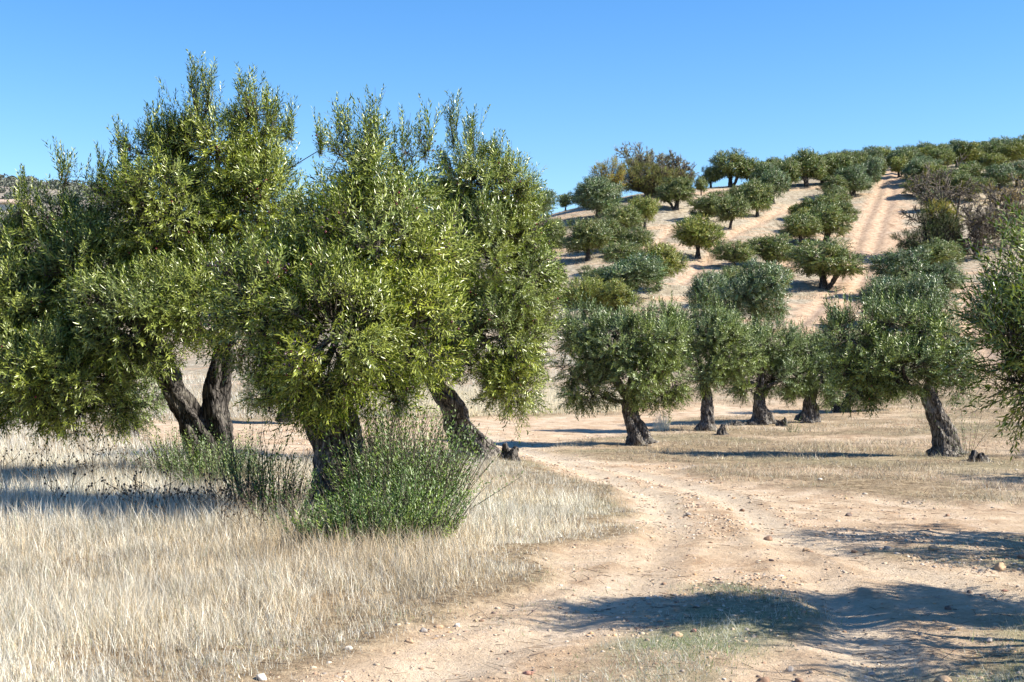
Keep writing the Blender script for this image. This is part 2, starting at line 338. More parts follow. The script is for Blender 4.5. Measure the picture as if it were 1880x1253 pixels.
# ------------------------------------------------------------------ ground: one sheet, its track cells a mesh of their own
def build_ground():
    fov = np.linspace(-.50, .50, 760); side = np.linspace(.5, math.pi, 60)[1:]
    az = np.concatenate([-side[::-1], fov, side[:-1]]); az = np.concatenate([az])
    dd = np.concatenate([np.linspace(.4, 5.5, 12)[:-1], np.geomspace(5.5, 32, 430)[:-1], np.geomspace(32, 230, 330)[:-1], np.geomspace(230, 3400, 90)])
    AZ, D = np.meshgrid(az, dd, indexing='ij'); X, Y = np.sin(AZ) * D, np.cos(AZ) * D
    Z = zground(X, Y); na, nd = X.shape
    V = np.stack([X, Y, Z], -1).reshape(-1, 3); centre = len(V)
    V = np.vstack([V, [[0, 0, float(zground(0., 0.))]]])
    x, y = V[:, 0], V[:, 1]; t, s, r, h = masks(x, y)
    i = np.arange(na)[:, None]; j = np.arange(nd - 1)[None, :]; i2 = (i + 1) % na
    Q = np.stack([i * nd + j, i2 * nd + j, i2 * nd + j + 1, i * nd + j + 1], -1).reshape(-1, 4)[:, ::-1]
    T = np.stack([np.arange(na) * nd, np.full(na, centre), ((np.arange(na) + 1) % na) * nd], 1)
    d = np.hypot(x, y)
    hill = sst(42, 58, y) * (y > 0); far = sst(300, 420, d); green = np.clip(s * .75 + r * .6, 0, 1) * sst(-.25, .35, fbm(x * 2.2, y * 2.2, 3, 31) + .15)
    mid = (1 - t); green = np.maximum(green, mid * sst(.15, .5, fbm(x * .4, y * .4, 3, 33)) * .25)
    litter = np.clip(mid * np.where(x < 0, 1, .25 + .75 * sst(-.30, .12, fbm(x * .42, y * .5, 4, 35))) + s * .6 + r * .5, 0, 1); hg = 1 - h
    keep = t * (1 - .8 * s) > .5; fk = keep[Q].all(1) & (y[Q] < 60).all(1)
    for nm, F in (('ground', [Q[~fk], T]), ('dirt_track', [Q[fk]])):
        F = [f for f in F if len(f)]; used = np.zeros(len(V), bool)
        for f in F: used[f.ravel()] = True
        rm = np.cumsum(used) - 1; F = [rm[f] for f in F]
        o = mesh_np(nm, V[used], F, M_GROUND, None, None, True, dict(litter=litter[used], green=green[used], hill=hill[used], hillgrass=hg[used], rut=(rutmask(x, y) * (y > 0) * (y < 32))[used], hrut=(sst(1.0, .2, rutdist(x, y, HRUTS) + fbm(x * .6, y * .3, 3, 93) * .5) * (y > 45))[used], far=far[used]))
        tag(o, kind='structure')
        if nm == 'ground': o['label'] = 'dry sandy ground of the olive grove rising into a hillside'
        else: o['label'] = 'pale sandy dirt track with two wheel ruts'
build_ground()

# ------------------------------------------------------------------ plants: tubes, sprays, crowns
def tube(mb, P, Rr, ns=8, gn=0, seed=0, flare=0, C=None, cap=True, lobes=5, twist=1.5):
    P = np.asarray(P, float); Rr = np.asarray(Rr, float); n = len(P)
    T = nrm(np.gradient(P, axis=0)); a = np.array([0, 1, 0.]) if abs(T[0][1]) < .9 else np.array([1., 0, 0])
    U = nrm(np.cross(T, a)); Vv = np.cross(T, U)
    th = np.linspace(0, 2 * math.pi, ns, endpoint=False)
    s = np.concatenate([[0], np.cumsum(np.linalg.norm(np.diff(P, axis=0), axis=1))])
    r = np.repeat(Rr[:, None], ns, 1)
    if gn:
        ph = th[None, :] + twist * s[:, None]; rr0 = Rr.max()
        rid = np.cos(lobes * ph + seed) * .5 + .5
        r = r * (1 + gn * (rid ** .6 - .5) + gn * .9 * noise3(np.cos(ph) * 1.6, np.sin(ph) * 1.6, s[:, None] * 1.8 / max(rr0 * 4, .3), seed + 3) + gn * .5 * noise3(np.cos(ph) * 4, np.sin(ph) * 4, s[:, None] * 7, seed + 9) + gn * .35 * noise3(np.cos(ph) * 9, np.sin(ph) * 9, s[:, None] * 9, seed + 10))
    if flare:
        fl = np.exp(-s[:, None] / (flare * .30)) ; lob = .45 + .55 * np.cos(lobes * th[None, :] + seed * 1.7) + .4 * noise3(np.cos(th)[None, :] * 2, np.sin(th)[None, :] * 2, s[:, None], seed + 21)
        r = r * (1 + fl * (.22 + .5 * np.clip(lob, 0, 2)))
    V = P[:, None, :] + r[..., None] * (np.cos(th)[None, :, None] * U[:, None, :] + np.sin(th)[None, :, None] * Vv[:, None, :])
    i = np.arange(n - 1)[:, None]; j = np.arange(ns)[None, :]; j2 = (j + 1) % ns
    Q = np.stack([i * ns + j, i * ns + j2, (i + 1) * ns + j2, (i + 1) * ns + j], -1).reshape(-1, 4)
    V = V.reshape(-1, 3); Tt = None
    if cap:
        V = np.vstack([V, P[-1] + T[-1] * Rr[-1] * .4]); k = n * ns; b = (n - 1) * ns
        Tt = np.stack([b + np.arange(ns), b + (np.arange(ns) + 1) % ns, np.full(ns, k)], 1)
    mb.add(V, Tt, Q, C)
def curve(pts, n):
    pts = np.asarray(pts, float); k = len(pts)
    if k == 2: t = np.linspace(0, 1, n)[:, None]; return pts[0] * (1 - t) + pts[1] * t
    P = np.vstack([2 * pts[0] - pts[1], pts, 2 * pts[-1] - pts[-2]]); out = []
    for u in np.linspace(0, k - 1 - 1e-6, n):
        i = int(u); t = u - i; a, b, c, d = P[i:i + 4]
        out.append(.5 * (2 * b + (c - a) * t + (2 * a - 5 * b + 4 * c - d) * t * t + (3 * b - a - 3 * c + d) * t ** 3))
    return np.array(out)
def thin_tubes(A, B, ra, rb, r_):                 # many straight 3-sided twigs at once
    A = np.asarray(A); B = np.asarray(B); T = nrm(B - A); a = np.where(np.abs(T[:, 2:3]) < .9, [[0, 0, 1.]], [[1., 0, 0]])
    U = nrm(np.cross(T, a)); Vv = np.cross(T, U); ra = np.broadcast_to(ra, len(A))[:, None]; rb = np.broadcast_to(rb, len(A))[:, None]
    vs = []
    for P, r in ((A, ra), (B, rb)):
        for k in range(3):
            t = 2.0944 * k; vs.append(P + r * (math.cos(t) * U + math.sin(t) * Vv))
    V = np.stack(vs, 1); q = np.array([[0, 1, 4, 3], [1, 2, 5, 4], [2, 0, 3, 5]]); Q = (np.arange(len(A)) * 6)[:, None, None] + q
    return V.reshape(-1, 3), Q.reshape(-1, 4)
def spray(r_, L=.36, nl=24, ll=.07, lw=.0135, ang=(30, 55)):
    """leaves of one twig along +z: (n,4,3); pairs crossing each other up the twig"""
    t = np.linspace(.12, 1.0, nl // 2); t = np.repeat(t, 2); k = np.arange(len(t))
    roll = (k // 2) * 1.57 + (k % 2) * math.pi + r_.normal(0, .55, len(t)); bend = r_.normal(0, .12, 2)
    base = np.stack([bend[0] * t ** 2 * L, bend[1] * t ** 2 * L, t * L], 1)
    rad = np.stack([np.cos(roll), np.sin(roll), 0 * roll], 1); T = nrm(np.stack([2 * bend[0] * t, 2 * bend[1] * t, 1 + 0 * t], 1))
    phi = np.radians(r_.uniform(*ang, len(t)) * (1.15 - .4 * t) + r_.normal(0, .14, len(t)))[:, None]
    l = nrm(np.cos(phi) * T + np.sin(phi) * rad); sd = nrm(np.cross(T, rad)); n = np.sin(phi) * T - np.cos(phi) * rad
    ln = (ll * r_.uniform(.7, 1.2, len(t)) * (1 - .25 * t))[:, None]; wd = lw * r_.uniform(.8, 1.2, len(t))[:, None]
    mid = base + l * ln * .48 - n * ln * .03
    return np.stack([base, mid + sd * wd * .5 - n * wd * .12, base + l * ln, mid - sd * wd * .5 - n * wd * .12], 1), (base[-1])
LEAFT = np.array([[0, 1, 2], [0, 2, 3]])
def place_sprays(protos, P, D, sc, r_, tints):
    """returns V, T, C"""
    n = len(P); D = nrm(D); a = np.where(np.abs(D[:, 2:3]) < .9, [[0, 0, 1.]], [[1., 0, 0]]); U = nrm(np.cross(a, D)); Vv = np.cross(D, U)
    ro = r_.uniform(0, 6.283, n)[:, None]; U2 = np.cos(ro) * U + np.sin(ro) * Vv; V2 = np.cross(D, U2)
    M = np.stack([U2, V2, D], 2) * sc[:, None, None]; idx = r_.integers(0, len(protos), n); Vs, Cs = [], []
    for k, p in enumerate(protos):
        s = idx == k
        if not s.any(): continue
        v = np.einsum('nij,mkj->nmki', M[s], p[0]) + P[s][:, None, None, :]
        c = np.broadcast_to(tints[s][:, None, None, :], v.shape) * r_.uniform(.82, 1.2, v.shape[:2])[:, :, None, None]
        Vs.append(v.reshape(-1, 3)); Cs.append(c.reshape(-1, 3))
    V = np.concatenate(Vs); nl = len(V) // 4; T = (np.arange(nl) * 4)[:, None, None] + LEAFT
    return V, T.reshape(-1, 3), np.concatenate(Cs)
def crown_fill(blobs, clump_r, n_clump_m2, per, r_, upb=.55, gap=.0):
    """blobs (n,6): centre, radii. Returns clump centres with outward directions, and spray positions, directions."""
    cc, co, cb = [], [], []
    for bi, b in enumerate(blobs):
        c, rr = b[:3], b[3:6]; area = 4 * math.pi * ((rr[0] * rr[1]) ** 1.6 / 3 + (rr[0] * rr[2]) ** 1.6 / 3 + (rr[1] * rr[2]) ** 1.6 / 3) ** (1 / 1.6)
        n = max(4, int(area * n_clump_m2)); o = nrm(r_.normal(size=(n, 3)))
        rad = r_.uniform(.35, 1, n) ** .45 * (1 + .22 * noise3(*(o.T * 2.1 + bi * 7.7), seed=bi)); p = c + o * rr * rad[:, None]
        dead = np.zeros(n, bool)                # drop clumps deep inside another blob
        for bj, q in enumerate(blobs):
            if bj != bi: dead |= (((p - q[:3]) / q[3:6]) ** 2).sum(1) < .35
        k = ~dead; cc.append(p[k]); co.append(nrm(o[k] / rr)); cb.append(np.full(k.sum(), bi))
    cc, co, cb = np.concatenate(cc), np.concatenate(co), np.concatenate(cb)
    if callable(gap) or gap: k = noise3(*(cc.T * 1.7), seed=5) > -1 + (gap(cc) if callable(gap) else gap); cc, co, cb = cc[k], co[k], cb[k]
    n = len(cc); P = np.repeat(cc, per, 0); O = np.repeat(co, per, 0); e = nrm(r_.normal(size=P.shape) + O * .7)
    cr = np.repeat(clump_r * r_.uniform(.6, 1.3, n), per)[:, None]; Pp = P + e * cr * r_.uniform(.1, .95, (len(P), 1))
    up = np.clip(O[:, 2:3] + .5, -.12, 1); D = nrm(e * .75 + O * .45 + np.array([0, 0, 1.]) * up * upb * 1.5 + r_.normal(size=P.shape) * .42)
    return cc, co, cb, Pp, D, np.repeat(np.arange(n), per)
def olives_mesh(P, r_, size=.011):
    n = len(P); v = np.array([[0, 0, 1.35], [1, 0, 0.3], [.31, .95, .3], [-.81, .59, .3], [-.81, -.59, .3], [.31, -.95, .3], [.81, .59, -.45], [-.31, .95, -.45], [-1, 0, -.45], [-.31, -.95, -.45], [.81, -.59, -.45], [0, 0, -1.3]])
    f = np.array([[0, 1, 2], [0, 2, 3], [0, 3, 4], [0, 4, 5], [0, 5, 1], [1, 6, 2], [2, 7, 3], [3, 8, 4], [4, 9, 5], [5, 10, 1], [6, 7, 2], [7, 8, 3], [8, 9, 4], [9, 10, 5], [10, 6, 1], [11, 7, 6], [11, 8, 7], [11, 9, 8], [11, 10, 9], [11, 6, 10]])
    V = P[:, None, :] + v[None] * (size * r_.uniform(.8, 1.25, n))[:, None, None]; T = (np.arange(n) * 12)[:, None, None] + f
    pal = np.array([[.035, .015, .03], [.10, .02, .03], [.22, .03, .04], [.05, .03, .06], [.16, .12, .10]]); c = pal[r_.choice(5, n, p=[.42, .2, .1, .2, .08])]
    return V.reshape(-1, 3), T.reshape(-1, 3), np.repeat(c, 12, 0)

def olive_tree(base, trunks, blobs, seed, label, leafmat=None, clump_r=.2, dens=9, per=16, L=.27, nl=18, ll=.076, lw=.015, ang=(32, 74), fruit=0, tops=(), yellow=.25, group=None, gap=.25, twigs=True, tname='olive_tree', flare=1.0, cat='olive tree', hiR=(40, 60)):
    """base world point; trunks list of (points, radii); blobs (n,6) world; tops: upright shoots ((x,y,z),height,radius)"""
    r_ = np.random.default_rng(seed); base = np.asarray(base, float); root = empty(tname, base)
    blobs = np.array(blobs, float); blobs[:, 3:6] = np.maximum(blobs[:, 3:6] - L * .42, blobs[:, 3:6] * .45)
    if 30 <= seed < 40: blobs[:, 3:6] *= .88
    mb = MB(); tips = []
    for k, (pts, rad) in enumerate(trunks):
        P = curve(pts, hiR[1]); rr = np.interp(np.linspace(0, 1, hiR[1]), np.linspace(0, 1, len(rad)), rad) * (.8 if seed < 30 else .72)
        wob = r_.normal(0, 1, 3); s = np.linspace(0, 1, hiR[1])
        P = P + (np.sin(s * 9 + wob[0]) * rr * .22 * s)[:, None] * np.array([1, .4, 0])
        tube(mb, P, rr, hiR[0], gn=.34, seed=seed * 3 + k, flare=flare if k == 0 or np.linalg.norm(np.asarray(pts[0]) - base) < .4 else 0, lobes=int(4 + (seed + k) % 3), twist=1.3 + .5 * math.sin(seed)); tips.append((P[int(hiR[1] * .75)], P[-1], rr[-1]))
    for i, b in enumerate(blobs):                  # limbs to every lobe of the crown
        k = int(np.argmin([np.linalg.norm(t[1] - b[:3]) for t in tips])); a = tips[k][1]; c = b[:3]; m = (a + c) / 2 + r_.normal(0, .12, 3) + np.array([0, 0, .05])
        r0 = min(tips[k][2] * .7, .03 + .035 * np.linalg.norm(b[3:6])); e = c + nrm(c - a) * b[3:6] * .35
        tube(mb, curve([a - nrm(c - a) * tips[k][2] * .5, m, c, e], 14), np.linspace(r0, r0 * .22, 14), 8, gn=.2, seed=seed + i)
    tr = mb.build('trunk', M_BARK_LIT if seed in (12, 13, 31, 32, 33, 34, 36) else M_BARK_SHADE, root, True, base)  # listed trunks take the sunlit bark colour, the others the shade-darkened one
    cc, co, cb, P, D, ci = crown_fill(np.asarray(blobs), clump_r, dens, per, r_, gap=gap)
    for (tp, hgt, rd) in tops:
        n = int(8 + hgt * 34 * (rd / .15)); s = r_.uniform(0, 1, n); q = np.asarray(tp) + np.stack([r_.normal(0, rd * 1.4, n) * (1 - .75 * s), r_.normal(0, rd * 1.4, n) * (1 - .75 * s), s * hgt - .1], 1)
        dd = nrm(np.stack([r_.normal(0, .3, n), r_.normal(0, .3, n), np.ones(n)], 1)); cc = np.vstack([cc, np.asarray(tp)[None]]); co = np.vstack([co, [[0, 0, 1]]]); cb = np.append(cb, 0)
        P = np.vstack([P, q]); D = np.vstack([D, dd]); ci = np.append(ci, np.full(n, len(cc) - 1))
    protos = [spray(r_, L, nl, ll, lw, ang) for _ in range(9)]
    up_ = (co[:, 2] > .25) & (r_.random(len(cc)) < .28); sh = np.repeat(cc[up_] + co[up_] * clump_r * .5, 2, 0); sh = sh + r_.normal(0, .06, sh.shape); shd = nrm(np.repeat(co[up_], 2, 0) * .35 + np.array([0, 0, 1.]) + r_.normal(0, .2, sh.shape)); shi = np.repeat(np.nonzero(up_)[0], 2)
    for (tp, hgt, rd) in tops:
        q = np.asarray(tp) + r_.normal(0, rd * .7, (7, 3)) + np.array([0, 0, 1.]) * r_.uniform(-.1, max(.02, hgt - .35), (7, 1)); sh = np.vstack([sh, q]); shd = np.vstack([shd, nrm(np.array([0, 0, 1.]) + r_.normal(0, .13, (7, 3)))]); shi = np.append(shi, np.full(7, len(cc) - 1))
    n = len(P); yel = noise3(*(cc.T * .9), seed=seed + 40) * .32 + .5 + r_.normal(0, .2, len(cc)); yl = np.clip(yel + yellow - .5, 0, 1)[ci][:, None]
    tint = (1 - yl) * np.array([1.0, 1.08, .9]) + yl * np.array([1.55, 1.5, .5]); tint = tint * r_.uniform(.8, 1.18, (n, 1))
    sc = r_.uniform(.75, 1.2, n); V, T, C = place_sprays(protos, P, D, sc, r_, tint)
    lp = [spray(r_, .55 * L / .28, int(nl * 1.9), ll, lw, (ang[0] * .7, ang[1] * .8)) for _ in range(6)]; yl2 = np.clip(yel + yellow - .5, 0, 1)[shi][:, None]; t2 = (1 - yl2) * np.array([1.0, 1.08, .9]) + yl2 * np.array([1.55, 1.5, .5]); sc2 = r_.uniform(.6, 1.15, len(sh))
    V2, T2, C2 = place_sprays(lp, sh, shd, sc2, r_, t2 * 1.05); T = np.vstack([T, T2 + len(V)]); V = np.vstack([V, V2]); C = np.vstack([C, C2])
    cr = mesh_np('crown', V - base, [T], leafmat or M_LEAF, root, C)
    if twigs:
        mt = MB(); A = P + D * -.02; Bp = P + D * (L * sc)[:, None] * .95; v, q = thin_tubes(A, Bp, .0028, .0015, r_); mt.add(v, None, q)
        v, q = thin_tubes(sh, sh + shd * (.53 * L / .28 * sc2)[:, None], .003, .0015, r_); mt.add(v, None, q)
        k = cc[ci]; v, q = thin_tubes(k - D * 0, A, .006, .003, r_); mt.add(v, None, q)
        bl = np.asarray(blobs)[cb.astype(int)][:, :3]; v, q = thin_tubes(bl * .6 + cc * .4, cc, .013, .006, r_); mt.add(v, None, q)
        mt.build('twigs', M_TWIG, root, False, base)
    if fruit:
        k = r_.integers(0, len(cc), max(1, fruit // 9)); c2 = np.repeat(cc[k] + co[k] * clump_r * .8, 9, 0) + r_.normal(0, .085, (len(k) * 9, 3)); v, t, c = olives_mesh(c2, r_)
        tag(mesh_np('olives', v - base, [t], M_OLIVE, root, c, True), kind='stuff')
    tag(root, label, cat, group); return root
def Bp(px, py, d, rx, ry, rz=None):                # a lobe given by its centre and radii
    c = at(px, py, d); k = d / FPX; return [*c, rx * k, (rz if rz else (rx + ry) / 2 * k), ry * k]
def Tp(lst): return np.array([at(*p) for p in lst])

# --- the three near trees
b = gp(385, 868); d0 = b[1]; e = d0 - 1.0
olive_tree(b, [(np.vstack([b, Tp([(372, 820, d0), (345, 760, d0), (310, 700, d0 - .1), (285, 650, d0 - .2)])]), [.24, .2, .19, .18, .15]),
               (np.vstack([b + [.1, .1, 0], Tp([(402, 820, d0 + .1), (399, 760, d0 + .1), (398, 700, d0 + .1), (410, 640, d0)])]), [.22, .19, .185, .18, .15])],
  [Bp(55, 600, e + .2, 115, 125), Bp(40, 500, e + .6, 80, 55), Bp(180, 520, e, 105, 105), Bp(240, 590, e - .6, 110, 100), Bp(110, 690, e - .5, 135, 90), Bp(185, 715, e - .3, 70, 60), Bp(300, 400, e, 100, 120), Bp(350, 560, e - .5, 90, 90),
   Bp(400, 300, e + .3, 90, 95), Bp(300, 290, e + .3, 60, 45), Bp(475, 385, e + .1, 80, 95), Bp(470, 250, e + .4, 50, 50), Bp(120, 440, e + .4, 85, 62), Bp(215, 410, e + .2, 65, 65), Bp(30, 460, e + .5, 60, 45), Bp(-90, 610, e + .5, 140, 120), Bp(0, 680, e + .2, 100, 90), Bp(420, 480, e + .2, 90, 100)],
  11, 'left near olive tree forking low into two dark trunks over tall dry grass', ll=.088, lw=.0145, clump_r=.22, dens=15, fruit=1100, yellow=.42,
  tops=[(at(362, 225, e), .72, .10), (at(383, 200, e), .5, .07), (at(455, 215, e), .5, .14), (at(500, 230, e), .35, .07), (at(120, 335, e), .3, .06), (at(225, 290, e + .1), .25, .06), (at(300, 260, e), .25, .12), (at(588, 275, e), .1, .02), (at(530, 250, e + .1), .2, .05), (at(180, 350, e), .15, .1), (at(40, 390, e), .15, .1)])
b = gp(622, 950); d1 = b[1]
olive_tree(b, [(np.vstack([b, Tp([(622, 900, d1), (620, 850, d1), (618, 800, d1), (610, 740, d1)])]), [.30, .27, .255, .25, .2]),
               (Tp([(600, 830, d1 - .02), (578, 775, d1 - .05), (555, 720, d1 - .1)]), [.13, .12, .09])],
  [Bp(480, 570, d1 - .3, 95, 120), Bp(555, 455, d1 + .3, 95, 95), Bp(610, 620, d1 - .7, 120, 125), Bp(690, 470, d1, 115, 140), Bp(655, 320, d1 + .4, 75, 75), Bp(735, 355, d1 + .5, 55, 60), Bp(640, 400, d1 + .3, 60, 60), Bp(755, 600, d1 - .3, 70, 110),
   Bp(560, 715, d1 - .4, 95, 45), Bp(680, 715, d1 - .2, 80, 50), Bp(480, 700, d1 - .2, 50, 50), Bp(600, 520, d1 + .2, 110, 100), Bp(795, 480, d1 + .3, 55, 90), Bp(700, 420, d1 + .6, 60, 60)],
  12, 'central near olive tree with thick dark gnarled trunk rising out of a green sucker bush', ll=.08, lw=.0135, clump_r=.2, dens=16, fruit=1000, yellow=.5,
  tops=[(at(632, 270, d1 + .4), .27, .09), (at(683, 255, d1 + .4), .27, .06), (at(745, 280, d1 + .5), .30, .07), (at(780, 285, d1 + .6), .25, .04)])
b = gp(878, 850); d2 = b[1]; e = d2 - .6
olive_tree(b, [(np.vstack([b, Tp([(864, 818, d2), (845, 780, d2), (826, 745, d2 - .1), (798, 712, d2 - .2), (785, 670, d2 - .3), (800, 610, d2 - .4)])]), [.27, .25, .23, .19, .14, .11, .08])],
  [Bp(880, 470, e, 90, 115), Bp(865, 335, e + .1, 62, 75), Bp(930, 360, e, 50, 50), Bp(955, 520, e, 60, 100), Bp(912, 620, e - .3, 80, 80), Bp(935, 700, e - .2, 55, 55), Bp(925, 735, e, 45, 35), Bp(975, 420, e, 45, 50),
   Bp(820, 560, e, 50, 110), Bp(800, 400, e + .3, 50, 60), Bp(975, 620, e, 35, 60), Bp(810, 640, e - .1, 55, 60)],
  13, 'right near olive tree with pale leaning trunk beside the track bend and dark stump', ll=.088, lw=.0145, clump_r=.22, dens=16, fruit=1800, yellow=.33,
  tops=[(at(832, 270, e), .62, .075), (at(868, 280, e), .5, .08), (at(905, 300, e), .2, .08), (at(935, 320, e), .15, .08)])

# --- the near tree cut by the right edge, and its neighbours beyond that edge whose shade crosses the track
def round_olive(x, y, rad, hgt, seed, label, dens=9, per=8, ll=.08, **k):
    z = float(zground(x, y)); b = np.array([x, y, z - .03]); r_ = np.random.default_rng(seed + 900); bl = []
    cz = z + hgt - rad * .8
    for i in range(11):
        a = i / 11 * 6.283 + r_.uniform(-.3, .3); q = r_.uniform(.45, .68); bl.append([x + math.cos(a) * rad * q, y + math.sin(a) * rad * q, cz + r_.uniform(-.38, .3) * rad, rad * r_.uniform(.3, .45), rad * r_.uniform(.3, .45), rad * r_.uniform(.28, .42)])
    bl.append([x, y, cz + rad * .25, rad * .5, rad * .5, rad * .5])
    lean = r_.uniform(-.3, .3); th = cz - rad * .35
    return olive_tree(b, [(np.array([b, [x + lean * .3, y, z + (th - z) * .4], [x + lean, y + .05, th]]), [.25, .19, .15])], bl, seed, label, ll=ll, dens=dens, per=per, **k)
e = 8.3; bx = gd(2300, e)
olive_tree(bx, [(np.array([bx, bx + [-.1, 0, .6], bx + [-.35, 0, 1.25]]), [.27, .2, .16])],
  [Bp(1940, 530, e, 125, 125), Bp(1985, 640, e - .2, 175, 120), Bp(1950, 705, e, 135, 75), Bp(1900, 600, e + .2, 90, 120), Bp(2010, 515, e + .3, 115, 80), Bp(2140, 470, e, 150, 120), Bp(2200, 560, e - .4, 180, 150), Bp(2350, 480, e, 160, 130), Bp(2480, 560, e, 180, 160), Bp(2300, 650, e + .6, 180, 110), Bp(2250, 560, e + .9, 170, 130)],
  14, 'near olive foliage reaching in at the right edge of the photo', ll=.066, lw=.0125, clump_r=.17, dens=18, per=15, gap=lambda c: np.where(c[:, 0] > 3.55, 1.08, .2), yellow=.35, fruit=0, leafmat=M_LEAF)
GR = 'olive trees just outside the frame whose shade crosses the track'
OFFL = ['olive tree right of the frame casting the farther shadow across the track', 'olive tree right of the frame shading the weeds before the leaning trunk', 'olive tree right of the frame shading the slope foot behind the stump', 'farthest olive tree right of the frame, shading the ground past the middle row', 'low olive tree right of the frame shading the lower right corner']
for i, (x, y, rd, hg) in enumerate([(6.5, 11.6, 1.65, 3.2), (10.6, 17.6, 2.1, 3.2), (14.0, 24, 2.2, 3.4), (17.5, 33, 2.3, 3.4), (5.05, 7.0, 1.4, 2.6)]):
    round_olive(x, y, rd, hg, 20 + i, OFFL[i], dens=5, per=6, ll=.10, lw=.018, nl=16, gap=.75, group=GR, hiR=(16, 20), yellow=.2, twigs=False)

# --- the middle row beyond the track
K = dict(ll=.085, lw=.017, nl=18, per=15, dens=12, clump_r=.2, leafmat=M_LEAFG, yellow=.25, gap=.45, hiR=(40, 50))
b = gp(1176, 818); d = b[1]
olive_tree(b, [(np.vstack([b, Tp([(1170, 790, d), (1160, 762, d), (1150, 735, d)])]), [.27, .22, .19, .17])],
  [Bp(1075, 610, d, 60, 45), Bp(1060, 660, d, 55, 60), Bp(1120, 640, d - .3, 70, 70), Bp(1190, 630, d - .3, 70, 60), Bp(1230, 680, d, 45, 60), Bp(1160, 690, d - .4, 80, 50), Bp(1085, 710, d - .1, 65, 40), Bp(1215, 600, d + .3, 45, 30), Bp(1205, 725, d, 40, 25)],
  31, 'wide grey green olive tree with flared trunk beside the track, leftmost of the middle row', fruit=120, tops=[(at(1195, 585, d), .2, .08), (at(1070, 570, d), .1, .15)], **K)
b = gp(1298, 792); d = b[1]
olive_tree(b, [(np.vstack([b, Tp([(1300, 760, d), (1297, 735, d), (1295, 710, d)])]), [.25, .17, .16, .15])],
  [Bp(1265, 610, d + .3, 50, 40), Bp(1310, 620, d, 60, 45), Bp(1300, 670, d, 55, 40), Bp(1345, 650, d + .2, 45, 55), Bp(1330, 600, d + .5, 50, 30), Bp(1285, 700, d - .1, 35, 20)],
  32, 'olive tree with slim upright dark trunk next to a small grey stump', tops=[(at(1290, 575, d), .1, .15)], **K)
b = gp(1400, 780); d = b[1]
olive_tree(b, [(np.vstack([b, Tp([(1398, 760, d), (1394, 740, d), (1392, 720, d)])]), [.30, .23, .20, .17])],
  [Bp(1385, 640, d, 50, 40), Bp(1430, 640, d + .3, 45, 45), Bp(1400, 690, d - .2, 60, 38), Bp(1435, 695, d, 35, 35), Bp(1370, 700, d, 35, 30), Bp(1410, 610, d + .3, 35, 18)],
  33, 'olive tree with squat trunk on a broad spread of grey roots', flare=2.2, **K)
b = gp(1482, 777); d = b[1]
olive_tree(b, [(np.vstack([b, Tp([(1486, 755, d), (1488, 735, d), (1490, 715, d)])]), [.27, .2, .18, .15])],
  [Bp(1460, 690, d, 42, 45), Bp(1500, 690, d, 50, 42), Bp(1490, 645, d + .3, 40, 32), Bp(1530, 650, d + .3, 45, 40), Bp(1455, 725, d, 28, 20), Bp(1515, 720, d, 35, 22)],
  34, 'small buttressed olive tree between the broad rooted tree and the dark twin trunked tree', flare=1.8, **K)
b = gp(1541, 757); d = b[1]
olive_tree(b, [(np.vstack([b, Tp([(1533, 745, d), (1528, 725, d)])]), [.17, .15, .12]), (np.vstack([b + [.15, 0, 0], Tp([(1556, 742, d), (1562, 720, d)])]), [.18, .16, .13])],
  [Bp(1560, 680, d, 55, 45), Bp(1600, 660, d, 50, 50), Bp(1590, 715, d, 50, 28), Bp(1540, 640, d, 40, 35), Bp(1640, 700, d, 40, 35)],
  35, 'dark olive tree with twin trunks in the shade behind the leaning trunk tree', **K)
b = gp(1742, 838); d = b[1]
olive_tree(b, [(np.vstack([b, Tp([(1738, 815, d), (1725, 780, d), (1710, 740, d), (1700, 712, d)])]), [.30, .24, .22, .21, .18]), (Tp([(1708, 735, d - .05), (1685, 718, d - .05), (1665, 712, d)]), [.09, .07, .06])],
  [Bp(1560, 620, d, 55, 45), Bp(1600, 670, d, 70, 60), Bp(1580, 715, d, 50, 32), Bp(1660, 610, d + .2, 75, 50), Bp(1720, 640, d, 65, 55), Bp(1660, 680, d - .3, 65, 45), Bp(1765, 700, d, 38, 45), Bp(1745, 670, d - .3, 45, 45), Bp(1610, 590, d + .2, 50, 28), Bp(1710, 590, d + .3, 50, 25)],
  36, 'large spreading olive tree on a twisted trunk leaning left, rightmost of the middle row', fruit=150, tops=[(at(1595, 575, d), .2, .09), (at(1560, 590, d), .1, .1)], **K)
# trees seen through the gaps under the near crowns
K2 = dict(K); K2['hiR'] = (16, 20)
for i, (px, py, rx, ry, lb) in enumerate([(235, 800, 60, 55, 'pale olive bush in sunlight behind the left near crown'), (520, 775, 70, 60, 'dark olive tree glimpsed between the left and central near trunks'), (735, 765, 45, 40, 'small olive tree glimpsed between the central and right near trunks')]):
    b = gp(px, py); d = b[1]
    olive_tree(b, [(np.vstack([b, Tp([(px + 3, py - 30, d), (px, py - 60, d)])]), [.2, .15, .12])], [Bp(px - rx * .5, py - 60, d, rx * .6, ry * .6), Bp(px + rx * .5, py - 65, d, rx * .6, ry * .6), Bp(px, py - 100, d, rx * .7, ry * .7), Bp(px, py - 40, d, rx * .6, ry * .4)], 40 + i, lb, **K2)

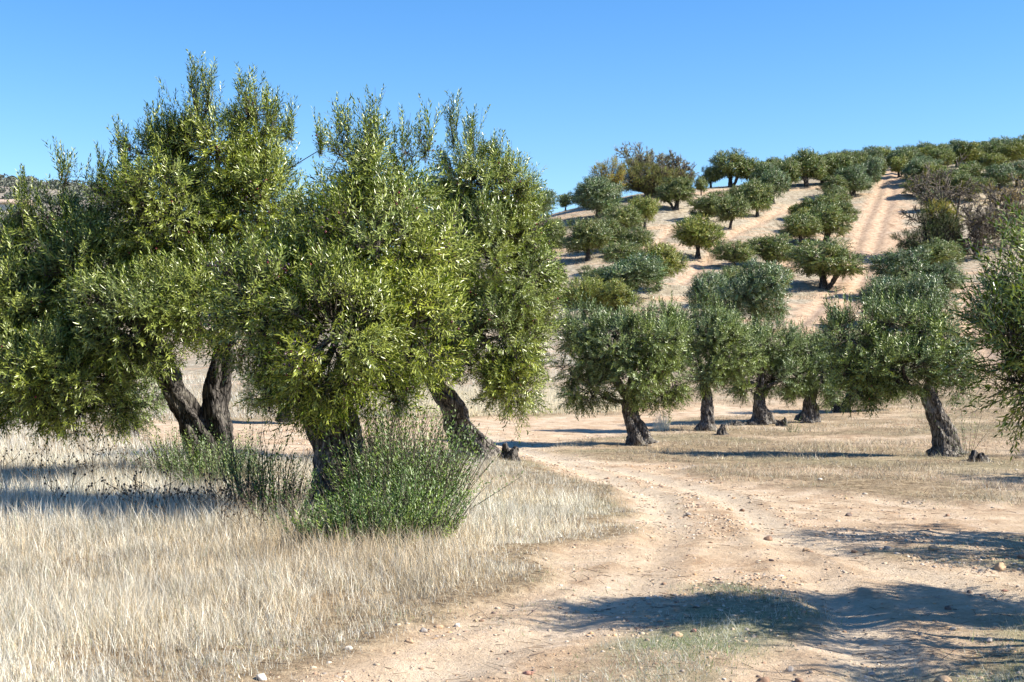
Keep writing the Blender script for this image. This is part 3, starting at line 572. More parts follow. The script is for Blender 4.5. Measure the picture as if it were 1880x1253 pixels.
# ------------------------------------------------------------------ hill trees: six shapes, each copied with its parts
def make_hill_proto(seed, wide):
    r_ = np.random.default_rng(seed); base = np.zeros(3); bl = []
    n = 8 if wide else 6
    for i in range(n):
        a = i / n * 6.283 + r_.uniform(-.4, .4); q = r_.uniform(.4, .72); bl.append([math.cos(a) * 1.15 * q * (1.15 if wide else .8), math.sin(a) * 1.1 * q, 1.15 + r_.uniform(-.05, .75), r_.uniform(.38, .68), r_.uniform(.4, .65), r_.uniform(.3, .55)])
    bl.append([r_.uniform(-.5, .5), r_.uniform(-.3, .3), 2.0, .6, .6, .45]); bl.append([r_.uniform(-.3, .3), 0, 1.5, .75, .75, .5]); bl.append([r_.uniform(-.9, .9), r_.uniform(-.5, .5), 2.25, .35, .35, .3])
    mb = MB(); lean = r_.uniform(-.35, .35)
    tube(mb, curve([[0, 0, -.1], [lean * .3, 0, .45], [lean, 0, 1.0]], 14), np.linspace(.135, .085, 14), 10, gn=.3, seed=seed, flare=.7)
    if seed % 2: tube(mb, curve([[.1, 0, -.1], [.3, .05, .4], [.55, 0, .95]], 10), np.linspace(.10, .07, 10), 8, gn=.3, seed=seed + 1)
    for b_ in bl: tube(mb, curve([[lean, 0, .9], np.array(b_[:3]) * .6 + np.array([lean, 0, 1]) * .4, b_[:3]], 6), np.linspace(.06, .02, 6), 5)
    cc, co, cb, P, D, ci = crown_fill(np.array(bl), .22, 10, 9, r_, gap=.4)
    protos = [spray(r_, .28, 14, .105, .030, (35, 72)) for _ in range(6)]; tint = r_.uniform(.75, 1.25, len(cc))[ci][:, None] * np.ones((1, 3)) * (1 + r_.normal(0, .08, (len(P), 3)))
    yl = np.clip(r_.normal(.15, .25, len(cc)), 0, 1)[ci][:, None]; tint = tint * (1 - yl + yl * np.array([1.5, 1.35, .8]))
    V, T, C = place_sprays(protos, P, D, r_.uniform(.75, 1.25, len(P)), r_, tint)
    w_ = V[:, 0].max() - V[:, 0].min()
    return mb, (V, T, C), np.percentile(V[:, 0], 98) - np.percentile(V[:, 0], 2), np.percentile(V[:, 2], 99)
HP = []
def hill_tree(base, wm, hm, var, col, label, group, rz=0., name='olive_tree'):
    """first use of a shape makes it; later ones copy it and its parts"""
    while len(HP) <= var: HP.append(None)
    if HP[var] is None:
        mb, (V, T, C), w_, h_ = make_hill_proto(60 + var, var % 2 == 0); root = empty(name, (0, 0, 0))
        t = mb.build('trunk', M_BARK_SHADE, root, True); c = mesh_np('crown', V, [T], M_LEAFG, root, C); HP[var] = (root, w_, h_, [t, c])
    else:
        r0, w_, h_, ch = HP[var]; root = r0.copy(); COL.objects.link(root)
        for q in ch: c = q.copy(); COL.objects.link(c); c.parent = root; last = c
        c = last
    root.location = tuple(base); root.rotation_euler = (0, 0, rz); root.scale = (wm / w_, wm / w_, hm / h_); c.color = (*col, 1)
    tag(root, label, 'olive tree', group); return root
GH = 'olive trees planted in rows up the hillside'
GREY, GRN, YEL = (.95, 1.0, 1.05), (1.08, 1.03, .72), (1.45, 1.25, .6)
HT = [ # base px, crown width px, height px, tint, label
 (1098, 404, 92, 68, GREY, 'silvery round olive tree below the bare oak clump, leftmost on the upper slope'),
 (1142, 438, 72, 54, GRN, 'small yellow green olive tree on a thin trunk just below the silvery round tree'),
 (1184, 425, 54, 56, YEL, 'small dark trunked olive tree between the silvery tree and the tree under the oak clump'),
 (1242, 388, 72, 58, GRN, 'lone round olive tree directly below the right end of the oak clump'),
 (1080, 480, 84, 70, GRN, 'dark olive tree beside the right near crown, at the left edge of the slope'),
 (1120, 462, 52, 54, GRN, 'small olive tree touching the dark tree at the left edge of the slope'),
 (1282, 474, 92, 72, YEL, 'yellow green olive tree with two short trunks standing clear in the middle slope'),
 (1298, 412, 60, 44, GRN, 'low olive tree just above the two trunked tree, left end of the diagonal hedge-like row'),
 (1340, 426, 58, 58, GRN, 'round olive tree up and right of the two trunked tree'),
 (1358, 392, 52, 50, GRN, 'olive tree third from the lower end of the diagonal row under the skyline'),
 (1390, 400, 58, 62, GRN, 'tall dark green olive tree in the middle of the diagonal row'),
 (1420, 372, 62, 64, GREY, 'grey olive tree near the upper end of the diagonal row'),
 (1446, 352, 50, 56, GRN, 'olive tree at the upper end of the diagonal row beside the dark trunked tree'),
 (1145, 500, 76, 52, GRN, 'low dark olive tree behind the yellow green tree with a thick stem'),
 (1208, 530, 82, 80, YEL, 'yellow green olive tree with thick dark stem in the lower left slope'),
 (1150, 552, 120, 78, GREY, 'broad grey olive tree in front of the thick stemmed yellow green tree'),
 (1072, 584, 96, 72, YEL, 'olive tree low on the slope right behind the leftmost middle row crown'),
 (1130, 586, 78, 66, YEL, 'yellowish olive tree next to the lowest left tree of the slope'),
 (1350, 492, 76, 48, GRN, 'low olive tree left of a pair above the big grey green clump'),
 (1418, 488, 84, 54, GRN, 'low spreading olive tree, right one of a pair above the big grey green clump'),
 (1388, 612, 120, 118, GREY, 'big grey green olive tree behind the middle row, largest on the lower slope'),
 (1306, 590, 90, 84, GREY, 'olive tree left of the largest lower slope tree'),
 (1420, 540, 60, 56, YEL, 'small yellowish olive tree peeping over the largest lower slope tree'),
 (1512, 527, 120, 82, GRN, 'dark olive tree with umbrella crown and forked trunk beside the hill track'),
 (1470, 452, 66, 52, GRN, 'lowest left olive tree of the clump beside the upper hill track'),
 (1515, 448, 74, 64, GRN, 'lowest right olive tree of the clump beside the upper hill track'),
 (1466, 408, 40, 30, YEL, 'tiny olive bush at the left of the clump beside the upper hill track'),
 (1500, 412, 66, 48, GRN, 'middle olive tree of the clump beside the upper hill track'),
 (1536, 396, 60, 52, GRN, 'upper olive tree of the clump beside the upper hill track'),
 (1566, 362, 62, 56, GREY, 'dense round olive tree left of the hill track near its top'),
 (1598, 345, 44, 56, GREY, 'narrow grey olive tree at the left verge near the top of the track'),
 (1482, 343, 70, 66, GRN, 'dark round olive tree with a clear black trunk below the skyline'),
 (1538, 325, 54, 56, GRN, 'olive tree on two thin stems between the dark round tree and the track'),
 (1650, 326, 36, 38, YEL, 'small olive tree with twisted grey trunk at the right verge of the track top'),
 (1682, 342, 50, 46, GREY, 'grey olive tree just right of the twisted trunk tree by the track top'),
 (1690, 366, 56, 36, GRN, 'low green olive tree in the right verge row, above the yellow oak bush'),
 (1712, 392, 52, 40, GREY, 'olive tree low in the right verge row, next to the bare oaks'),
 (1750, 360, 60, 48, GRN, 'olive tree behind the bare oaks on the right'),
 (1725, 508, 90, 62, GRN, 'green olive tree under the dark oak bush on the right'),
 (1660, 545, 110, 78, GREY, 'grey olive tree left of the one under the dark oak bush'),
 (1628, 600, 110, 80, GREY, 'large grey olive tree at the foot of the right verge row, nearest the hill track'),
 (1700, 606, 100, 90, GREY, 'large grey olive tree directly behind the leaning trunk tree crown'),
 (1750, 480, 44, 30, GRN, 'little olive bush between the oak bush and the green tree below it'),
 (1342, 331, 74, 66, GRN, 'tall olive tree on the skyline with visible V shaped trunk'),
 (1306, 327, 40, 38, GRN, 'thin stemmed olive tree on the skyline left of the V shaped trunk tree'),
 (1376, 333, 44, 52, GRN, 'olive tree on the skyline touching the right of the V shaped trunk tree'),
 (1288, 324, 26, 34, GRN, 'tiny olive tree on the skyline halfway between the bare oak and the V trunk tree'),
 (1262, 326, 26, 42, GRN, 'narrow olive tree on the skyline at the right foot of the bare oak'),
 (1038, 352, 32, 32, GRN, 'leftmost little olive tree on the hill skyline'),
 (1072, 346, 38, 42, YEL, 'second little olive tree on the hill skyline from the left'),
 (1010, 470, 70, 60, GRN, 'olive tree half hidden by the right near crown at mid height'),
 (975, 420, 90, 70, GREY, 'grey olive tree showing past the top right of the right near crown'),
 (1012, 540, 60, 56, GRN, 'olive tree half hidden by the right near crown, below its hidden neighbour'),
 (1320, 400, 46, 42, GRN, 'small olive tree inside the diagonal row, behind the round tree by the two trunked one'),
 (1404, 350, 52, 50, GREY, 'grey olive tree behind the upper part of the diagonal row'),
 (1426, 338, 48, 48, GRN, 'olive tree just left of the dark round tree with the black trunk'),
 (1452, 326, 46, 50, GRN, 'olive tree behind the dark round tree with the black trunk'),
 (1400, 325, 46, 48, YEL, 'skyline olive tree right of the V shaped trunk group'),
 (1425, 318, 44, 46, GRN, 'skyline olive tree second right of the V shaped trunk group'),
 (1510, 318, 44, 48, GRN, 'skyline olive tree between the black trunk tree and the thin stemmed pair'),
 (1562, 318, 44, 46, GRN, 'skyline olive tree just right of the thin stemmed pair'),
 (1588, 318, 42, 46, YEL, 'yellowish skyline olive tree left of the top of the hill track'),
 (1612, 316, 36, 44, GRN, 'skyline olive tree at the very top left of the hill track'),
 (1532, 366, 50, 44, GRN, 'olive tree topping the clump beside the upper hill track'),
 (1484, 432, 52, 44, YEL, 'yellowish olive tree inside the clump beside the upper hill track'),
 (1545, 420, 46, 40, GRN, 'small olive tree on the right flank of the clump beside the upper hill track'),
 (1168, 470, 60, 48, GRN, 'olive tree half covered by the low dark tree of the left slope'),
 (1105, 545, 70, 54, GRN, 'olive tree above the lowest left trees of the slope'),
 (1678, 575, 80, 60, GRN, 'green olive tree between the grey ones of the right verge row'),
 (1735, 545, 70, 56, GREY, 'olive tree at the right flank of the grey verge row'),
 (1350, 560, 80, 66, GRN, 'green olive tree on the left shoulder of the largest lower slope tree'),
 (1665, 318, 38, 40, GRN, 'olive tree behind the twisted trunk tree at the track top'),
 (1715, 345, 46, 42, YEL, 'yellowish olive tree above the low green tree of the right verge row'),
 (1780, 345, 54, 46, GRN, 'olive tree seen through the branches of the crooked bare oak'),
 (1835, 350, 56, 48, GREY, 'grey olive tree seen through the rusty twigged oak'),
]
# each label shown with a plain kind; sizes measured on the photograph
for i, (px, py, wp, hp, col, lb) in enumerate(HT):
    b = gp(px, py, 175)
    if b[1] > 152: b = gd(px, 146 if px > 1300 else 136)
    d = b[1]; k = d / FPX; b[2] = float(zground(b[0], b[1])) - .05
    hill_tree(b, wp * k * (.88 if py < 400 else .96), hp * k * (1.0 if py < 400 else 1.08), i % 10, np.array(col) * random.uniform(.9, 1.1), lb, GH, rz=random.uniform(0, 6.28))
# rows standing beyond the crest: only their crowns show over it
crest = []
for px in range(1700, 2040, 42):
    crest.append((px, random.uniform(132, 148)))
for px in range(1400, 2060, 21):
    for d in (160, 178, 200):
        crest.append((px + random.uniform(-9, 9), d + random.uniform(-5, 5)))
for i, (px, d) in enumerate(crest):
    if 1612 < px < 1640 and d < 165: continue
    b = gd(px, d); b[2] = float(zground(b[0], b[1])) - .05
    hill_tree(b, random.uniform(2.6, 3.8), random.uniform(2.4, 3.3), i % 10, np.array([GREY, GRN, GRN, YEL][i % 4]) * random.uniform(.85, 1.1),
      ('front row' if d < 152 else 'first row' if d < 168 else 'second row' if d < 188 else 'farthest row') + ' olive tree on the hill crest ' + ('left of the track top' if px < 1612 else 'just right of the track top' if px < 1720 else 'behind the bare oaks' if px < 1820 else 'near the right edge of the photo'), 'olive trees crowded along the hill crest', rz=random.uniform(0, 6.28))

# ------------------------------------------------------------------ half bare oaks on the hill
def bare_tree(base, h, wd, seed, label, nleaf=1500, leafcol=(1, 1, 1), name='oak_tree', leafy_low=.0, cat='oak tree', stems=4):
    r_ = np.random.default_rng(seed); root = empty(name, base); mb = MB(); A, B, ra, rb, tips = [], [], [], [], []
    def grow(p, d, L, r, lv):
        q = p + d * L; m = p + d * L * .5 + r_.normal(0, .06 * L, 3)
        if lv <= 2: tube(mb, curve([p, m, q], 7), np.linspace(r, r * .62, 7), 7, gn=.15, seed=seed + lv)
        else: A.extend([p, m]); B.extend([m, q]); ra.extend([r, r * .8]); rb.extend([r * .8, r * .6])
        if lv >= 4: tips.append(q); tips.append(m)
        if lv >= 6: return
        for _ in range(int(r_.integers(2, 4)) + (lv == 5) * 2):
            nd = nrm(d + r_.normal(0, .55, 3) + np.array([0, 0, .12])); nd = nd * np.array([1, 1, 1]); grow(q if r_.random() < .6 else m, nd, L * r_.uniform(.6, .86), r * .6, lv + 1)
    for s in range(stems):
        a = r_.uniform(0, 6.283); dv = nrm(np.array([math.cos(a) * wd / h * .55, math.sin(a) * .3, 1.0])); grow(np.array([math.cos(a) * .25, math.sin(a) * .25, -.1]), dv, h * .26, h * .03, 0)
    v, q = thin_tubes(np.array(A), np.array(B), np.maximum(ra, .026), np.maximum(rb, .016), r_); mb.add(v, None, q)
    tp = np.array(tips); mx = np.abs(tp).max(0); k = (h / max(tp[:, 2].max(), .1))
    mb.V = [x * np.array([min(1.3, wd / (tp[:, 0].max() - tp[:, 0].min())), 1, k]) for x in mb.V]; tp = tp * np.array([min(1.3, wd / (tp[:, 0].max() - tp[:, 0].min())), 1, k])
    mb.build('trunk', M_OAKWOOD, root, False)
    sel = tp[r_.integers(0, len(tp), nleaf)] + r_.normal(0, .12, (nleaf, 3)); D = nrm(r_.normal(size=sel.shape)); pr = [spray(r_, .22, 6, .09, .045, (40, 80)) for _ in range(4)]
    V, T, C = place_sprays(pr, sel, D, r_.uniform(.7, 1.2, nleaf), r_, np.array(leafcol) * r_.uniform(.6, 1.4, (nleaf, 1))); mesh_np('crown', V, [T], M_OAK, root, C)
    tag(root, label, cat); return root
def bush(base, blobs, seed, label, m, tint, name='oak_bush', cat='bush', ll=.1, lw=.04, dens=8, nl=10):
    r_ = np.random.default_rng(seed); base = np.asarray(base, float); root = empty(name, base)
    cc, co, cb, P, D, ci = crown_fill(np.asarray(blobs), .3, dens, 7, r_, gap=.2); pr = [spray(r_, .32, nl, ll, lw, (30, 70)) for _ in range(5)]
    t = np.array(tint) * np.clip(r_.normal(1, .28, (len(cc), 1)), .4, 1.8)[ci] * (1 + r_.normal(0, .1, (len(P), 3)))
    V, T, C = place_sprays(pr, P, D, r_.uniform(.7, 1.2, len(P)), r_, t); mesh_np('crown', V - base, [T], m, root, C)
    mb = MB(); v, q = thin_tubes(np.repeat(base[None], len(cc), 0) + r_.normal(0, .15, cc.shape) * [1, 1, 0], cc, .03, .01, r_); mb.add(v, None, q); mb.build('trunk', M_GREYWOOD, root, False, base)
    tag(root, label, cat); return root
b = gd(1200, 134); d = b[1]; k = d / FPX
bare_tree(b + [0, 1.5, 0], 108 * k, 145 * k, 71, 'large half bare grey brown oak on the hill skyline', 2800, (2.0, 2.2, 2.4), stems=6)
bare_tree(b + [30 * k, -.5, 0], 85 * k, 90 * k, 72, 'leafless twiggy oak at the right side of the skyline clump', 600, (2.0, 1.9, 2.0))
bush(b + [0, -.8, 0], [Bp(1150, 330, d - 1, 30, 18), Bp(1185, 325, d - 1, 35, 20), Bp(1215, 328, d - 1.4, 30, 18), Bp(1240, 328, d - .5, 20, 18), Bp(1160, 312, d, 24, 14), Bp(1200, 338, d - 1.5, 40, 12)], 73, 'dark evergreen undergrowth with yellow patches beneath the skyline oak', M_OAK, (1.1, 1.2, .8))
b = gd(1112, 132); d = b[1]
bush(b, [Bp(1105, 325, d, 20, 22), Bp(1125, 318, d, 20, 24), Bp(1095, 338, d, 16, 12), Bp(1130, 338, d, 20, 12)], 74, 'yellow leaved oak bush at the left of the skyline clump', M_OAK, (1.9, 1.7, .7))
b = gp(1790, 470, 170); d = b[1] ; k = d / FPX
bare_tree(b, 185 * k, 220 * k, 75, 'bare grey oak with crooked branches standing before the hill at the right', 700, (1.6, 1.5, 1.), stems=3)
bare_tree(b + [75 * k, 2, 0], 190 * k, 170 * k, 76, 'rusty twigged oak at the right edge above the near foliage', 1300, (2.4, 1.9, 1.3), stems=4)
bare_tree(b + [-20 * k, -2, -.3], 100 * k, 110 * k, 77, 'low thicket of grey bare stems below the crooked oak', 300, (1.5, 1.5, 1), stems=5)
b = gp(1705, 480, 170); d = b[1]
bush(b, [Bp(1700, 445, d, 34, 26), Bp(1735, 430, d, 30, 34), Bp(1715, 400, d + .5, 26, 22), Bp(1672, 462, d, 26, 14), Bp(1660, 440, d, 20, 12), Bp(1745, 462, d, 22, 18)], 78, 'dark evergreen oak bush at the right verge of the hill track', M_OAK, (.45, .6, .5))
bush(b + [.8, .8, 0], [Bp(1722, 392, d + 1, 26, 18), Bp(1740, 405, d + 1, 24, 18)], 79, 'yellow green oak bush topping the dark one by the hill track', M_OAK, (1.7, 1.7, .6))

# ------------------------------------------------------------------ suckers, saplings, stumps
def sucker_bush(centres, seed, label, name='sucker_bush', n=420, H=(.45, 1.0), lean=.45, ll=.05, lw=.013, tint=(1, 1, 1), cat='bush', nl=34, drift=0.):
    r_ = np.random.default_rng(seed); c = np.asarray(centres, float); base = np.array([c[:, 0].mean(), c[:, 1].mean(), 0]); base[2] = float(zground(base[0], base[1])); root = empty(name, base)
    i = r_.integers(0, len(c), n); a = r_.uniform(0, 6.283, n); q = np.sqrt(r_.uniform(0, 1, n)) * c[i, 2]; x = c[i, 0] + np.cos(a) * q; y = c[i, 1] + np.sin(a) * q
    P = np.stack([x, y, zground(x, y) - .03], 1); out = np.stack([np.cos(a) * q / c[i, 2], np.sin(a) * q / c[i, 2], 0 * a], 1); D = nrm(np.array([0, 0, 1.]) + out * lean + np.array([drift, 0, 0]) + r_.normal(0, .19, P.shape))
    hh = r_.uniform(*H, n) * c[i, 3]; pr = [spray(r_, 1.0, nl, ll, lw, (35, 65)) for _ in range(8)]
    pr = [(p[0] * 1.0, 0) for p in pr]
    # scale the twig, keep the leaves at their size
    Vs, Cs = [], []; T3 = []
    t_all = np.array(tint) * r_.uniform(.7, 1.35, (n, 1)); yl = (r_.random((n, 1)) < .25); t_all = np.where(yl, t_all * [1.4, 1.3, .8], t_all)
    for k in range(n):
        p = pr[k % 8][0]; p = p[:max(8, int(len(p)))]; b0 = p[:, :1, :]; v = b0 * hh[k] + (p - b0) * r_.uniform(.75, 1.15)
        V, T, C = place_sprays([(v,)], P[k:k + 1], D[k:k + 1], np.ones(1), r_, t_all[k:k + 1]); Vs.append(V); Cs.append(C)
    V = np.concatenate(Vs); nlv = len(V) // 4; T = ((np.arange(nlv) * 4)[:, None, None] + LEAFT).reshape(-1, 3)
    mesh_np('leaves', V - base, [T], M_SUCK, root, np.concatenate(Cs))
    mb = MB(); v, q = thin_tubes(P, P + D * hh[:, None] * .98, .006, .002, r_); mb.add(v, None, q); mb.build('stems', M_TWIG, root, False, base)
    tag(root, label, cat); return root
g = lambda px, py: gp(px, py)
def cen(*l): return [(*g(px, py)[:2], rr, hs_) for px, py, rr, hs_ in l]
sucker_bush(cen((700, 1005, .34, .62), (750, 1000, .31, .7), (730, 960, .36, 1.15), (625, 1010, .24, .28), (775, 950, .33, 1.2), (705, 925, .25, 1.45), (670, 960, .16, .8), (680, 1010, .26, .5)), 81, 'dense green sucker bush around the foot of the central near trunk', n=1900, H=(.2, 1.0), ll=.055, lw=.0125, tint=(.82, .88, .7), drift=.02)
sucker_bush(cen((590, 1005, .26, .38), (560, 985, .25, .5), (520, 960, .25, .85), (500, 945, .2, 1.0)), 82, 'loose dark sucker shoots left of the central near trunk', n=130, H=(.4, .95), tint=(.9, .95, .85))
sucker_bush(cen((370, 888, .5, .8), (330, 880, .35, .8), (430, 885, .4, .8), (400, 895, .4, .6)), 83, 'green sucker shoots around the two trunked near tree', n=260, H=(.3, .9), ll=.055)
sucker_bush(cen((460, 935, .25, 1.0)), 84, 'spindly sapling in the dry grass between the left and central near trees', n=40, H=(.5, 1.1), nl=30, tint=(.75, .8, .75))
sucker_bush(cen((1775, 840, .12, 1.0)), 85, 'thin leafy sucker stem beside the leaning trunk of the middle row', n=12, H=(.5, 1.3), nl=16)
sucker_bush(cen((1455, 795, .12, 1.0)), 86, 'tiny thistle like sapling before the buttressed olive trunk', n=10, H=(.2, .5), nl=16)

def stump(px, py, w_px, h_px, seed, label):
    b = gp(px, py); k = b[1] / FPX; r_ = np.random.default_rng(seed); mb = MB(); w_, h_ = w_px * k, h_px * k; b[2] = float(zground(b[0], b[1])) - .04
    for j in range(4):
        ox, oy = r_.uniform(-.28, .28, 2) * w_; hh = h_ * r_.uniform(.45, 1.08); rr = w_ * r_.uniform(.2, .32)
        tube(mb, curve([[ox, oy, 0], [ox * .8 + r_.normal(0, .02), oy, hh * .5], [ox * .6 + r_.normal(0, .05), oy, hh]], 18), np.linspace(rr, rr * .35, 18), 26, gn=.5, seed=seed + j, flare=.35, lobes=4)
    o = mb.build('tree_stump', M_GREYWOOD, None, True); o.location = tuple(b); tag(o, label, 'stump'); return o
stump(932, 848, 46, 36, 91, 'jagged dark stump at the foot of the right near olive trunk')
stump(1326, 800, 22, 22, 92, 'small grey stump right of the slim upright trunk in the middle row')
stump(1436, 783, 18, 20, 93, 'small grey stump at the right end of the broad root spread')
stump(1795, 848, 40, 26, 94, 'low broken stump right of the leaning twisted trunk')
stump(1358, 782, 30, 10, 95, 'low root lump left of the squat trunk in the middle row')

# ------------------------------------------------------------------ rocks
def rock_mesh(seed, flat=.7):
    r_ = np.random.default_rng(seed); n, m = 14, 20
    th = np.linspace(0, math.pi, n)[1:-1]; ph = np.linspace(0, 2 * math.pi, m, endpoint=False); TH, PH = np.meshgrid(th, ph, indexing='ij')
    D = np.stack([np.sin(TH) * np.cos(PH), np.sin(TH) * np.sin(PH), np.cos(TH)], -1).reshape(-1, 3); D = np.vstack([D, [0, 0, 1], [0, 0, -1]])
    r = 1 + .28 * noise3(*(D.T * 1.3 + seed), seed=seed) + .12 * noise3(*(D.T * 3.1), seed=seed + 1)
    for _ in range(7): pl = nrm(r_.normal(size=3)); c = r_.uniform(.62, .9); dt = D @ pl; r = np.where(dt * r > c, c / np.maximum(dt, .05), r)
    V = D * r[:, None] * np.array([1, .8, flat]); k = n - 2
    i = np.arange(k - 1)[:, None]; j = np.arange(m)[None]; j2 = (j + 1) % m
    Q = np.stack([i * m + j, (i + 1) * m + j, (i + 1) * m + j2, i * m + j2], -1).reshape(-1, 4); a = np.arange(m); a2 = (a + 1) % m
    T = np.vstack([np.stack([a, a2, np.full(m, k * m)], 1), np.stack([(k - 1) * m + a2, (k - 1) * m + a, np.full(m, k * m + 1)], 1)]); return V, Q, T
ROCKS = [(1411, 985, 16, 'brown'), (1264, 937, 13, 'grey'), (1558, 935, 13, 'dark'), (1322, 1062, 18, 'dark'), (1362, 928, 11, 'brown'), (1340, 927, 11, 'tan'), (1876, 1017, 16, 'brown'), (1836, 1033, 26, 'tan'), (1280, 1110, 12, 'grey'),
 (1274, 1150, 12, 'red'), (1244, 1158, 22, 'tan'), (840, 1132, 14, 'cream'), (778, 1152, 14, 'grey'), (806, 1140, 16, 'tan'), (752, 1172, 16, 'tan'), (873, 1124, 9, 'tan'), (884, 1122, 9, 'brown'), (1100, 1114, 9, 'grey'), (1750, 1145, 14, 'grey'), (1815, 1168, 16, 'grey'),
 (1740, 1105, 14, 'dark'), (1730, 1245, 30, 'tan'), (1400, 1247, 28, 'brown'), (1466, 1242, 18, 'brown'), (1506, 880, 8, 'cream'), (1866, 862, 8, 'cream'), (970, 1227, 18, 'red'), (1630, 1000, 15, 'grey'), (1712, 1004, 20, 'tan'), (1480, 1000, 14, 'tan'), (1568, 1004, 12, 'brown'),
 (1416, 1020, 10, 'dark'), (1600, 1220, 16, 'grey'), (480, 1247, 22, 'cream'), (640, 1195, 14, 'cream'), (1450, 1213, 16, 'grey'), (1060, 1108, 10, 'tan'), (1740, 937, 10, 'brown'), (1780, 1066, 12, 'dark'), (1845, 1067, 10, 'red')]
SEEN = {}
RC = dict(brown=(.27, .17, .11), grey=(.34, .30, .26), dark=(.16, .12, .10), tan=(.48, .33, .2), red=(.38, .2, .14), cream=(.62, .55, .45))
PLACE = {0: 'standing upright alone on the bare track', 1: 'on the left wheel rut halfway up the track', 2: 'on the upper edge of the farther tree shadow', 3: 'at the start of the grassy strip in the tree shade', 4: 'at the left tip of the farther tree shadow', 5: 'just left of the left tip of the farther shadow', 6: 'cut by the right edge of the frame', 7: 'lying in the short grass by the right edge'}
for i, (px, py, wp, cn) in enumerate(ROCKS):
    b = gp(px, py + 2); k = b[1] / FPX; V, Q, T = rock_mesh(200 + i, .95 if i == 0 else random.uniform(.45, .75)); s = wp * k * .55; V = V * s; ra = random.uniform(0, 6.28)
    V = V @ np.array([[math.cos(ra), -math.sin(ra), 0], [math.sin(ra), math.cos(ra), 0], [0, 0, 1]]).T; b[2] = float(zground(b[0], b[1])) + s * .22
    o = mesh_np('rock', V, [Q, T], M_ROCK, None, np.array(RC[cn])[None] * np.ones((len(V), 1)), i % 3 != 0); o.location = tuple(b)
    side = 'left' if px < 1000 else ('middle' if px < 1500 else 'right'); dist = 'near the bottom of the frame' if py > 1180 else ('in the foreground' if py > 1040 else ('half way up the track' if py > 900 else 'beyond the track'))
    where = PLACE.get(i) or f'{dist}, at the {side}, ' + ('beside the tall grass' if px < 900 else 'on the grassy strip' if 1180 < px < 1300 and py > 1100 else 'among the gravel')
    sz = 'small' if wp < 12 else ('fist sized' if wp < 17 else 'larger flat')
    lb_ = f'{sz} {cn} stone {where}'.replace('near the bottom of the frame, at the middle, on the', 'at the bottom middle on the').replace('in the foreground, at the middle, on the grassy', 'in the middle foreground on the grassy').replace('near the bottom of the frame, at the left', 'at the bottom left')
    if lb_ in SEEN: lb_ = f'{sz} {cn} stone {dist}, ' + {1: 'left', 2: 'right'}[1 if px < SEEN[lb_] else 2] + 'ward of its look alike'
    SEEN[lb_] = px
    tag(o, lb_, 'stone', 'stones scattered along the track')

# ------------------------------------------------------------------ gravel and litter (stuff)
def scatter(n, d0, d1, p, r_, u0=-.42, u1=.42):
    q = 2 - p; r = r_.random(n); d = (d0 ** q + r * (d1 ** q - d0 ** q)) ** (1 / q); u = r_.uniform(u0, u1, n); return u * d, d
r_ = np.random.default_rng(55)
x, y = scatter(170000, 5.5, 32, 1.6, r_, -.2, .45); t, s, r, h = masks(x, y); dens = t * (1 - .6 * s) * sst(.0, .45, fbm(x * 1.1, y * 1.1, 4, 61)) * np.where(rutdist(x, y) < .25, .25, 1.) + t * .09; k = r_.random(len(x)) < dens; x, y = x[k], y[k]; n = len(x)
v0 = nrm(np.array([[1, 1, 1], [1, -1, -1], [-1, 1, -1], [-1, -1, 1], [1, 0, .2], [-1, 0, .2], [0, 1, 0], [0, -1, 0], [0, 0, 1.]]))
ico = np.array([[0, 0, 1], [1, 0, .3], [.31, .95, .3], [-.81, .59, .3], [-.81, -.59, .3], [.31, -.95, .3], [.9, .6, -.5], [-.31, 1, -.5], [-1, 0, -.5], [-.31, -1, -.5], [.9, -.6, -.5]])
icf = np.array([[0, 1, 2], [0, 2, 3], [0, 3, 4], [0, 4, 5], [0, 5, 1], [1, 6, 2], [2, 6, 7], [2, 7, 3], [3, 7, 8], [3, 8, 4], [4, 8, 9], [4, 9, 5], [5, 9, 10], [5, 10, 1], [1, 10, 6]])
sz = (.003 + .014 * r_.random(n) ** 7) * np.sqrt(y / 9); jit = ico[None] * (1 + r_.normal(0, .22, (n, 11, 1))) * np.stack([r_.uniform(.7, 1.4, n), r_.uniform(.7, 1.4, n), r_.uniform(.4, .8, n)], 1)[:, None, :]
V = jit * sz[:, None, None] + np.stack([x, y, zground(x, y) + sz * .15], 1)[:, None, :]
pal = np.array([[.50, .36, .24], [.56, .44, .31], [.40, .26, .17], [.36, .31, .26], [.62, .54, .44], [.24, .17, .13], [.55, .34, .18]]); c = pal[r_.choice(7, n, p=[.3, .24, .14, .08, .1, .06, .08])]
tag(mesh_np('gravel', V.reshape(-1, 3), [((np.arange(n) * 11)[:, None, None] + icf).reshape(-1, 3)], M_ROCK, None, np.repeat(c, 11, 0)), 'loose reddish gravel and pebbles on the dirt track', kind='stuff')
x, y = scatter(16000, 5.5, 34, 1.4, r_, -.3, .42); t, s, r, h = masks(x, y); k = r_.random(len(x)) < (.12 + .35 * sst(0, .5, fbm(x * .8, y * .8, 3, 62))) ; x, y = x[k], y[k]; n = len(x)
a = r_.uniform(0, 3.14, n); ln = r_.uniform(.02, .14, n); dx = np.stack([np.cos(a), np.sin(a), r_.normal(0, .12, n)], 1) * ln[:, None]; A = np.stack([x, y, zground(x, y) + .008], 1)
v, q = thin_tubes(A, A + dx, .0025 * np.sqrt(y / 9), .0015, r_); c = np.array([[.14, .1, .07], [.28, .2, .13], [.45, .36, .25], [.08, .06, .05]])[r_.integers(0, 4, n)]
tag(mesh_np('twig_litter', v, [q], M_LITTER, None, np.repeat(c, 6, 0)), 'thin dry twigs and straw littering the soil', kind='stuff')

